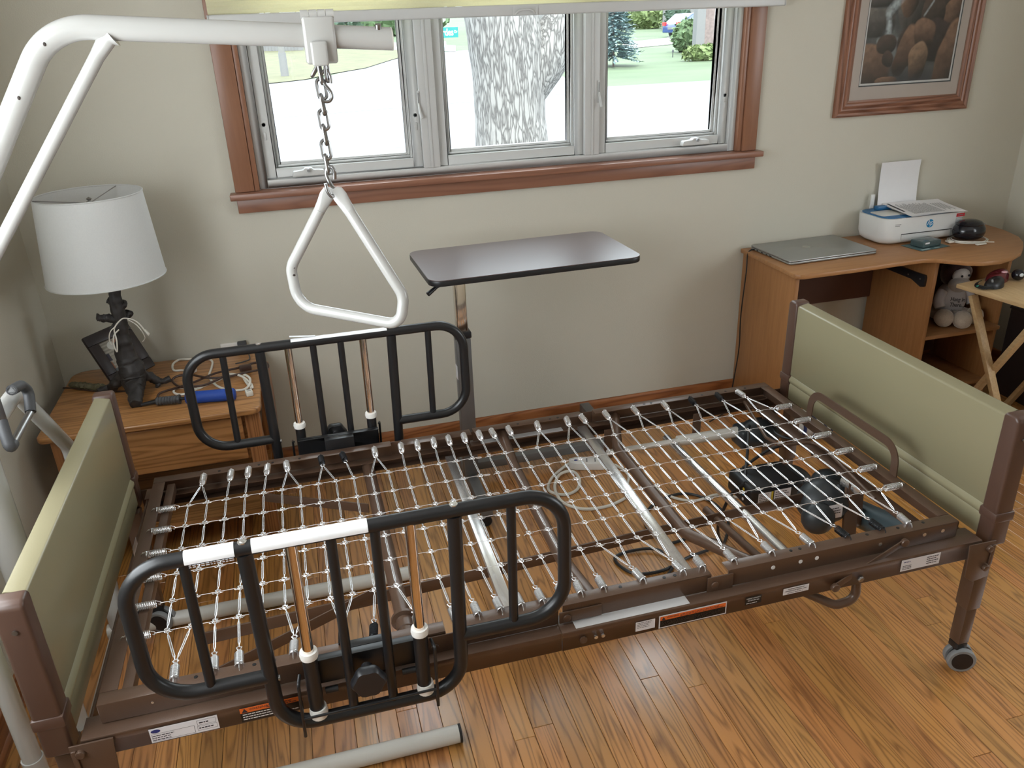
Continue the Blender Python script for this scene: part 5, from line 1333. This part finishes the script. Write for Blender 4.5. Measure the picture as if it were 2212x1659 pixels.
usb = cord('charging_cable', [py(257, 712, 1.47), py(246, 725, 1.46), py(246, 745, 1.46), py(253, 760, 1.465), py(252, 735, 1.46), py(247, 710, 1.465), py(262, 690, 1.47), py(275, 688, 1.49), py(290, 692, 1.50), py(304, 703, 1.50), py(313, 715, 1.50)], .0024, 'cable_white', 'thin white charging cable looped over the lamp trunk')
MB().bar(py(313, 713, 1.50), py(322, 723, 1.50), .012, .006).build('cable_plug', 'cable_white', usb, bevel=.001)
MB().tube(smooth_path([py(275, 690, 1.49), py(295, 702, 1.50), py(308, 718, 1.50), py(313, 730, 1.51), py(308, 738, 1.52)], 6), .0018, 7).build('cable_loop', 'cable_white', usb)
MB().tube(smooth_path([py(250, 705, 1.465), py(240, 714, 1.455), py(236, 725, 1.455), py(237, 738, 1.46), py(242, 745, 1.465)], 6), .0018, 7).build('cable_loop', 'cable_white', usb)
tool = thing('hand_tool', tuple(pz(400, 862, NZ)), 'blue foam handled tool with black ribbed grip lying on the end table', 'tool')
mat('foam_blue', (.010, .055, .32), .6, var=.08, bump=.3, bscale=120)
tz = NZ+.022
a, c = pz(402, 860, tz), pz(508, 851, tz); MB().tube([a, a+(c-a)*.02, a+(c-a)*.97, c], [.018, .0215, .0215, .0175], 20).build('foam_handle', 'foam_blue', tool, angle=1.)
a2, c2 = pz(338, 867, NZ+.0165), pz(388, 862, NZ+.0185); P = []; R_ = []
for i in range(25): P.append(a2+(c2-a2)*(i/24)); R_.append(.0150 if i % 3 else .0128)
MB().tube(P, R_, 16).build('ribbed_grip', 'grip_grey', tool, angle=1.)
MB().lathe([(.0, -.002), (.0165, -.002), (.0165, .002), (0, .002)], 16, c2, (c2-a2).to_track_quat('Z', 'Y').to_matrix().to_4x4()).build('grip_collar', 'grip_grey', tool)
MB().tube([pz(306, 874, NZ+.009), a2+(c2-a2)*.02], [.006, .0085], 12).tube([c2-(c2-a2)*.02, a+(c-a)*.02], .006, 12).build('shaft', 'plastic_black', tool)
carv = thing('carved_ornament', tuple(pz(190, 836, NZ)), 'small mottled green carved ornament at the table corner', 'ornament')
mat('carved_green', (.10, .09, .05), .5, var=.6, vscale=70, bump=.6, bscale=90)
b = MB(); R = random.Random(4)
for i in range(9):
    f = i/8; p = pz(160+58*f, 831+6*f, NZ+.013); b.ball(p, (.018, .012+.004*R.random(), .010+.004*R.random()), 12, 8, jig=.3, seed=i)
b.build('carving', 'carved_green', carv)
cable('lamp_cord', [pz(136, 838, NZ+.004), pz(150, 838, NZ+.004), pz(180, 842, NZ+.004), pz(210, 845, NZ+.004), pz(260, 845, NZ+.004), pz(286, 844, NZ+.004)], .0028, 'cable_brown', lamp)
# wall plug above the table
pl = thing('plug_adapter', (.215, 1.80, NZ+.0), 'grey and white plug adapter at the wall behind the table edge', 'plug')
MB().box(.150, .215, 1.828, 1.8417, NZ+.006, NZ+.032).build('outlet_box', 'nylon_white', pl, bevel=.003)
MB().box(.2155, .250, 1.815, 1.8417, NZ+.001, NZ+.034).build('plug_body', 'grip_grey', pl, bevel=.003)
cable('plug_cord', [(.245, 1.812, NZ+.015), (.252, 1.78, NZ+.012), (.262, 1.70, NZ+.006), (.240, 1.66, NZ+.012), (.215, 1.63, NZ+.02)], .0025, 'grip_grey', pl)

# ---------------------------------------------------------------- things on the floor under the bed
ps = thing('power_strip', (1.54, 1.42, 0), 'white power strip end with a coiled cord on the floor under the bed', 'power strip')
Mp = Matrix.Translation((1.545, 1.405, .001)) @ Matrix.Rotation(math.radians(-18), 4, 'Z')
MB().prism([(p.x, p.y) for p in fillet([V((-.075, -.016, 0)), V((-.045, -.030, 0)), V((.075, -.030, 0)), V((.075, .030, 0)), V((-.045, .030, 0)), V((-.075, .016, 0))], .01, 3, closed=True)], 0, .032, Mp).build('strip_body', 'nylon_white', ps, bevel=.004)
b = MB()
for x in (.0, .035, .06): b.box(x-.003, x+.003, -.012, -.004, .0321, .0326, Mp); b.box(x-.003, x+.003, .004, .012, .0321, .0326, Mp)
b.build('socket_slot', 'ink', ps)
MB().ball(Mp @ V((-.045, 0, .032)), (.009, .007, .003), 10, 6).build('emblem', 'ink_blue', ps)
cable('strip_cord', [Mp @ V((-.07, 0, .018)), (1.44, 1.41, .012), (1.37, 1.35, .006), (1.335, 1.27, .006), (1.38, 1.22, .006), (1.44, 1.235, .008), (1.475, 1.30, .012), (1.47, 1.37, .012), (1.41, 1.36, .014), (1.36, 1.27, .012), (1.36, 1.17, .006), (1.42, 1.10, .006), (1.52, 1.09, .006), (1.62, 1.13, .006)], .0062, 'cable_white', ps, seg=8, n=8)
cable('strip_cord', [Mp @ V((.07, 0, .018)), (1.66, 1.36, .010), (1.68, 1.28, .006), (1.64, 1.20, .006)], .0055, 'cable_white', ps)
wc2 = cable('mains_cord', [(1.72, 1.30, .006), (1.76, 1.10, .006), (1.84, 1.02, .006), (1.95, 1.03, .006), (2.03, .98, .006), (2.12, .93, .03)], .0055, 'cable_white', bed)
sb_ = thing('striped_bag', (2.57, 1.33, 0), 'white bag with navy stripes on the floor below the desk', 'bag')
mat('bag_white', (.55, .53, .50), .8); mat('bag_navy', (.012, .02, .09), .8)
MB().ball((2.58, 1.34, .068), (.11, .07, .066), 22, 12, jig=.05, seed=2).build('bag_body', 'bag_white', sb_)
for i in range(4):
    x = 2.505+i*.043; hw = math.sqrt(max(.02, 1-((x-2.58)/.11)**2))
    MB().tube([(x, 1.34-.0715*hw*math.cos(t_), .068+.0675*hw*math.sin(t_)) for t_ in [-.9+.25*k for k in range(11)]], .007, 8).build('stripe', 'bag_navy', sb_)
# ---------------------------------------------------------------- outdoors, seen through the front window
def gz(x, y): return -.30 if y < 24 else -.30+.025*(y-24)
def ghit(u, v):
    d = ray(u, v).normalized(); t_ = 5.
    for _ in range(4000):
        p = C_+d*t_
        if p.z <= gz(p.x, p.y): return p
        t_ += .03
    return p
mat('asphalt', (.115, .12, .128), .9, var=.22, vscale=.22)  # broad colour noise stands in for shade patches on the street
mat('concrete', (.14, .137, .13), .9, var=.08, vscale=2)
mat('grass', (.060, .088, .044), .95, var=.6, vscale=.45, stretch=(.5, 1.4, 1))  # stretched colour noise paints both shadow bands and dry patches into the lawn
mat('grass_dry', (.074, .074, .034), .95, var=.55, vscale=1.6)
mat('bark', (.30, .275, .255), .95, var=.25, vscale=6)
mat('needle_blue', (.16, .235, .245), .8, var=.3, vscale=5)
mat('leaf_green', (.07, .12, .05), .7, var=.5, vscale=5)
mat('leaf_dark', (.03, .06, .035), .7, var=.5, vscale=5)
mat('leaf_bright', (.10, .14, .045), .7, var=.4, vscale=5)
mat('house_white', (.13, .13, .13), .8, var=.04)
mat('car_blue', (.012, .035, .16), .25, coat=.6, var=.1)
mat('car_glass', (.10, .13, .16), .1, spec=.6)
mat('car_red', (.6, .02, .02), .3)
mat('sign_green', (.0, .16, .15), .5)
mat('post_blue', (.025, .045, .11), .5); mat('post_white', (.13, .13, .13), .7)
out = struct
out(MB().box(-80, 110, 1.98, 24, -.40, -.30).build('street', 'asphalt', smooth=False))
b = MB(); b.grid(lambda a, c: V((-80+190*a, 24+136*c, gz(0, 24+136*c)-.001)), 3, 8); lawn = out(b.build('lawn', 'grass', smooth=False))
def patch(name, px_, m, dz=.012):
    P = [ghit(*p) for p in px_]; P = [V((p.x, p.y, gz(p.x, p.y)+dz)) for p in P]; n_ = len(P)
    return out(MB().add(P, [tuple(range(n_))]).build(name, m, smooth=False, flip=True))
patch('driveway', [(1345, 104), (1470, 90), (1500, 70), (1462, 66), (1440, 82), (1345, 92)], 'concrete')
patch('sidewalk', [(1230, 118), (1500, 92), (1500, 87), (1230, 110)], 'concrete', .02)
patch('verge', [(540, 184), (600, 180), (660, 173), (720, 160), (790, 148), (850, 129), (885, 120), (885, 110), (800, 108), (700, 107), (600, 104), (540, 102)], 'grass_dry', .03)
patch('cross_street', [(400, 101), (600, 103), (800, 107), (985, 112), (985, 99), (800, 90), (600, 90), (400, 90)], 'concrete', .02)
patch('street_mouth', [(860, 122), (700, 168), (540, 186), (540, 260), (1260, 200), (1260, 186), (1160, 140), (1010, 108)], 'asphalt', .003)

# street tree
tree = thing('street_tree', (2.80, 7.1, -.30), 'large grey street tree with deeply furrowed bark close outside the window', 'tree')
TM = bpy.data.materials['bark']; nt = TM.node_tree; bs = _bsdf(TM)
vo = nt.nodes.new('ShaderNodeTexVoronoi'); vo.feature = 'DISTANCE_TO_EDGE'; vo.inputs['Scale'].default_value = 12.
tc = nt.nodes.new('ShaderNodeTexCoord'); mp = nt.nodes.new('ShaderNodeMapping'); mp.inputs['Scale'].default_value = (2.6, 2.6, .42)
nzb = nt.nodes.new('ShaderNodeTexNoise'); nzb.inputs['Scale'].default_value = 7; mixv = nt.nodes.new('ShaderNodeMix'); mixv.data_type = 'VECTOR'; mixv.inputs[0].default_value = .22
nt.links.new(tc.outputs['Object'], mp.inputs[0]); nt.links.new(mp.outputs[0], nzb.inputs['Vector']); nt.links.new(mp.outputs[0], mixv.inputs[4]); nt.links.new(nzb.outputs['Color'], mixv.inputs[5]); nt.links.new(mixv.outputs[1], vo.inputs['Vector'])
cr = nt.nodes.new('ShaderNodeValToRGB'); cr.color_ramp.elements[0].color = (.06, .057, .055, 1); cr.color_ramp.elements[0].position = .0; cr.color_ramp.elements[1].color = (.20, .195, .185, 1); cr.color_ramp.elements[1].position = .20
nt.links.new(vo.outputs['Distance'], cr.inputs[0]); nt.links.new(cr.outputs[0], bs.inputs['Base Color'])
bpn = nt.nodes.new('ShaderNodeBump'); bpn.inputs['Strength'].default_value = .9; bpn.inputs['Distance'].default_value = .03; nt.links.new(cr.outputs[0], bpn.inputs['Height']); nt.links.new(bpn.outputs[0], bs.inputs['Normal'])
b = MB()
def bole(pts, rs, seed):
    P = smooth_path(pts, 8); m_ = len(P); rad = []
    for i in range(m_):
        f = i/(m_-1)*(len(rs)-1); k = min(int(f), len(rs)-2); rad.append(rs[k]+(rs[k+1]-rs[k])*(f-k))
    b.tube(P, rad, 40)
bole([(2.85, 7.1, -.32), (2.82, 7.1, .3), (2.80, 7.1, .8), (2.80, 7.1, 1.2), (2.78, 7.1, 1.5), (2.72, 7.1, 1.9), (2.62, 7.1, 2.6), (2.5, 7.1, 5.0), (2.4, 7.1, 13)], [.55, .40, .365, .37, .38, .36, .33, .26, .10], 1)
bole([(2.92, 7.1, 1.0), (3.12, 7.08, 1.30), (3.34, 7.05, 1.58), (3.62, 7.0, 1.95), (4.1, 7.0, 2.7)], [.22, .255, .245, .23, .20], 2)
b.build('trunk', 'bark', tree, angle=1.3)
def leafs(b, c, r, n_, s, seed, shell=.6):
    R = random.Random(seed); c = V(c)
    for _ in range(n_):
        d = V((R.gauss(0, 1), R.gauss(0, 1), R.gauss(0, 1))).normalized(); q_ = R.uniform(shell, 1.)
        p = c+V((d.x*r[0], d.y*r[1], d.z*r[2]))*q_
        a = V((R.gauss(0, 1), R.gauss(0, 1), R.gauss(0, .6))).normalized()*s; e = a.cross(V((R.gauss(0, 1), R.gauss(0, 1), R.gauss(0, 1)))).normalized()*s*.5
        b.add([p-a, p+e, p+a, p-e], [(0, 1, 2, 3)])
cr_ = MB(); leafs(cr_, (2.7, 7.3, 13.5), (3.6, 3.6, 2.2), 1500, .09, 3, .3); cr_.build('crown', 'leaf_green', tree, smooth=False)

# blue spruce
sp0 = ghit(1325, 144); sp0.z = gz(sp0.x, sp0.y)
spr = thing('blue_spruce', tuple(sp0), 'small blue spruce standing on the lawn across the street', 'tree')
MB().cyl(sp0, sp0+V((0, 0, 2.6)), .045, 8, .02).build('trunk', 'cable_brown', spr)
b = MB(); R = random.Random(9)
Hs = 2.9
for i in range(26):
    f = i/25; zc = sp0.z+.42+(Hs-.42)*f; rad = 1.05*(1-f)**.8+.05
    for k in range(int(20*(1-f))+6):
        a = R.uniform(0, 6.283); d = V((math.cos(a), math.sin(a), R.uniform(-.28, .02))); L = rad*R.uniform(.75, 1.08)
        for j in range(7):
            p = V((sp0.x, sp0.y, zc))+d*(L*(.3+.7*j/6)); w_ = .055+.05*(1-j/6)
            e = V((-d.y, d.x, R.uniform(-.4, .4)))*w_
            b.add([p-e, p+d*.13+V((0, 0, R.uniform(-.03, .05))), p+e, p-d*.05-V((0, 0, .05))], [(0, 1, 2, 3)])
b.build('needles', 'needle_blue', spr, smooth=False)

def shrub(name, u, v, r, n_, s, m, label, seed, cat='shrub'):
    p = ghit(u, v); p.z = gz(p.x, p.y); t_ = thing(name, tuple(p), label, cat)
    b_ = MB().ball(p+V((0, 0, r[2]*.8)), tuple(q_*.82 for q_ in r), 16, 10, jig=.25, seed=seed); leafs(b_, p+V((0, 0, r[2]*.8)), r, n_, s, seed); b_.build('foliage', m, t_, smooth=False)
    MB().cyl(p-V((0, 0, .05)), p+V((0, 0, r[2]*.5)), .05, 8).build('stem', 'cable_brown', t_); return p
shrub('leafy_shrub', 1484, 113, (.85, .6, .85), 700, .14, 'leaf_green', 'broad leafy shrub at the corner of the brick house', 1)
shrub('leafy_shrub', 1518, 131, (1.0, .42, .36), 500, .13, 'leaf_bright', 'low pale-leaved planting along the brick house border', 2)
shrub('round_tree', 1398, 62, (1.7, 1.5, 1.6), 900, .22, 'leaf_bright', 'bright green rounded tree beyond the far driveway', 3, 'tree')
shrub('round_tree', 1462, 66, (1.0, 1.0, 1.3), 700, .16, 'leaf_dark', 'dark green conifer-like shrub beside the parked blue car', 4)
shrub('hedge_row', 1352, 60, (1.0, 1.0, 1.1), 700, .2, 'leaf_dark', 'dark green hedge left of the rounded tree', 5, 'hedge')
shrub('hedge_row', 845, 78, (5.5, 2.0, 2.2), 900, .4, 'leaf_green', 'green hedge behind the side street', 6, 'hedge')
shrub('hedge_row', 600, 99, (6.0, 1.5, 1.2), 700, .35, 'leaf_dark', 'dark hedge behind the white picket fence', 7, 'hedge')
# planting-bed kerb
P = [ghit(u, v)+V((0, 0, .05)) for u, v in ((1470, 107), (1485, 112), (1502, 122), (1512, 127), (1530, 129), (1560, 128))]
out(MB().tube(P, .09, 8).build('bed_kerb', 'concrete'))
# garden light
p = ghit(1453, 124); gl = thing('garden_light', tuple(p), 'small dark path light stake on the lawn', 'light'); MB().cyl(p, p+V((0, 0, .22)), .02, 8).build('stake', 'ink', gl); MB().cyl(p+V((0, 0, .221)), p+V((0, 0, .32)), .05, 10, .03).build('cap', 'ink', gl)
# brick house corner and pale porch posts
mat('brick_pale', (.145, .112, .105), .9, var=.5, vscale=9)
p = ghit(1520, 124); bh = thing('brick_house', (p.x, p.y, gz(p.x, p.y)), 'corner of a pinkish brick house with white trim', 'building')
MB().box(p.x-.02, p.x+6, p.y, p.y+.5, p.z-.2, p.z+4).build('brick_wall', 'brick_pale', bh, smooth=False)
MB().box(p.x-.42, p.x-.021, p.y-.02, p.y+.35, p.z+.0, p.z+4).build('corner_trim', 'house_white', bh, smooth=False)
# siding house far behind
p = ghit(1470, 60); fh = thing('siding_house', (p.x, p.y+6, gz(p.x, p.y+6)), 'pale house with horizontal siding behind the trees', 'building')
b = MB(); z0 = gz(p.x, p.y+6)
for i in range(16): b.box(p.x-14, p.x+10, p.y+6+.02*(i % 2), p.y+6.3, z0+i*.25, z0+i*.25+.24)
b.build('siding', 'house_white', fh, smooth=False)
for u, v, hgt_ in ((1342, 64, 3.5), (1435, 64, 3.5)):
    q_ = ghit(u, v); o = thing('white_post', tuple(q_), 'slender white post on the far lawn' if u < 1400 else 'thick white post beside the dark shrub', 'post')
    MB().cyl(q_, q_+V((0, 0, hgt_)), .09 if u < 1400 else .17, 12).build('shaft', 'post_white', o); MB().cyl(q_, q_+V((0, 0, .12)), .16 if u < 1400 else .26, 12).build('foot_block', 'post_white', o)
# parked car
p = ghit(1468, 82); p.z = gz(p.x, p.y)
car = thing('parked_car', tuple(p), 'blue car parked with its tail toward the street', 'car')
ca_, sa_ = math.cos(.35), math.sin(.35)
Mc = Matrix.Translation(p) @ Matrix.Rotation(.25, 4, 'Z')
body = [(0, .30), (0.05, .78), (.35, .98), (1.0, 1.40), (2.3, 1.42), (3.1, 1.0), (4.2, .85), (4.3, .35)]
Mpz = Mc @ Matrix(((1, 0, 0, 0), (0, 0, 1, 0), (0, 1, 0, 0), (0, 0, 0, 1)))
MB().prism(body, 0, 1.75, Mpz).build('car_body', 'car_blue', car, bevel=.06, seg=2)
MB().prism([(.45, 1.0), (1.05, 1.34), (2.25, 1.36), (2.95, 1.0)], -.012, 1.762, Mpz).build('side_glass', 'car_glass', car)
for y_ in (.12, 1.45): MB().box(-.03, .12, y_, y_+.25, .72, .92, Mc).build('tail_light', 'car_red', car)
MB().box(-.04, -.005, .55, 1.15, .5, .62, Mc).build('number_plate', 'post_white', car)
for x_ in (.85, 3.4):
    for y_ in (.02, 1.55): MB().cyl(Mc @ V((x_, y_, .31)), Mc @ V((x_, y_+.2, .31)), .31, 18).build('wheel', 'ink', car)
# street name sign
sgn = thing('street_sign', (2.115, 7.0, -.30), 'teal street name sign on a thin blue post outside the window', 'sign')
MB().tube([(2.125, 7.0, -.30), (2.098, 7.0, 1.62)], .013, 8).build('sign_post', 'post_blue', sgn)
Ms = frame((2.275, 6.985, 1.592), (1, 0, 0), (0, 0, 1))
MB().box(-.46, 0, 0, .092, -.004, 0, Ms).build('sign_blade', 'sign_green', sgn)
text_mesh('urdes', .088, Ms @ Matrix.Translation((-.046, .020, .0005)), 'ink_white', sgn, depth=.001, align_='RIGHT', squash=.72, bold=.0015)
text_mesh('Dr', .036, Ms @ Matrix.Translation((-.006, .040, .0005)), 'ink_white', sgn, depth=.001, align_='RIGHT', squash=.8)
MB().box(2.07, 2.15, 6.985, 6.990, 1.475, 1.560).build('small_plate', mat('plate_pale', (.35, .60, .62), .5), sgn)
# utility pole and picket fence far left
q_ = ghit(616, 166); up_ = thing('utility_pole', tuple(q_), 'weathered pole standing on the verge across the side street', 'pole')
MB().cyl(q_-V((0, 0, .1)), q_+V((0, 0, 8)), .13, 12, .11).build('pole_shaft', 'concrete', up_); MB().cyl(q_, q_+V((0, 0, .9)), .16, 12, .15).build('pole_sleeve', 'post_white', up_)
fa, fb2 = ghit(560, 112), ghit(650, 110); fe = thing('picket_fence', tuple(fa), 'white picket fence in front of the dark hedge', 'fence')
for i in range(14):
    p = fa.lerp(fb2, i/13); MB().box(p.x-.16, p.x+.16, p.y-.03, p.y+.03, gz(p.x, p.y), gz(p.x, p.y)+1.5).build('picket', 'post_white', fe)
MB().bar(fa+V((0, .06, 1.1)), fb2+V((0, .06, 1.1)), .04, .12).build('fence_rail', 'post_white', fe)
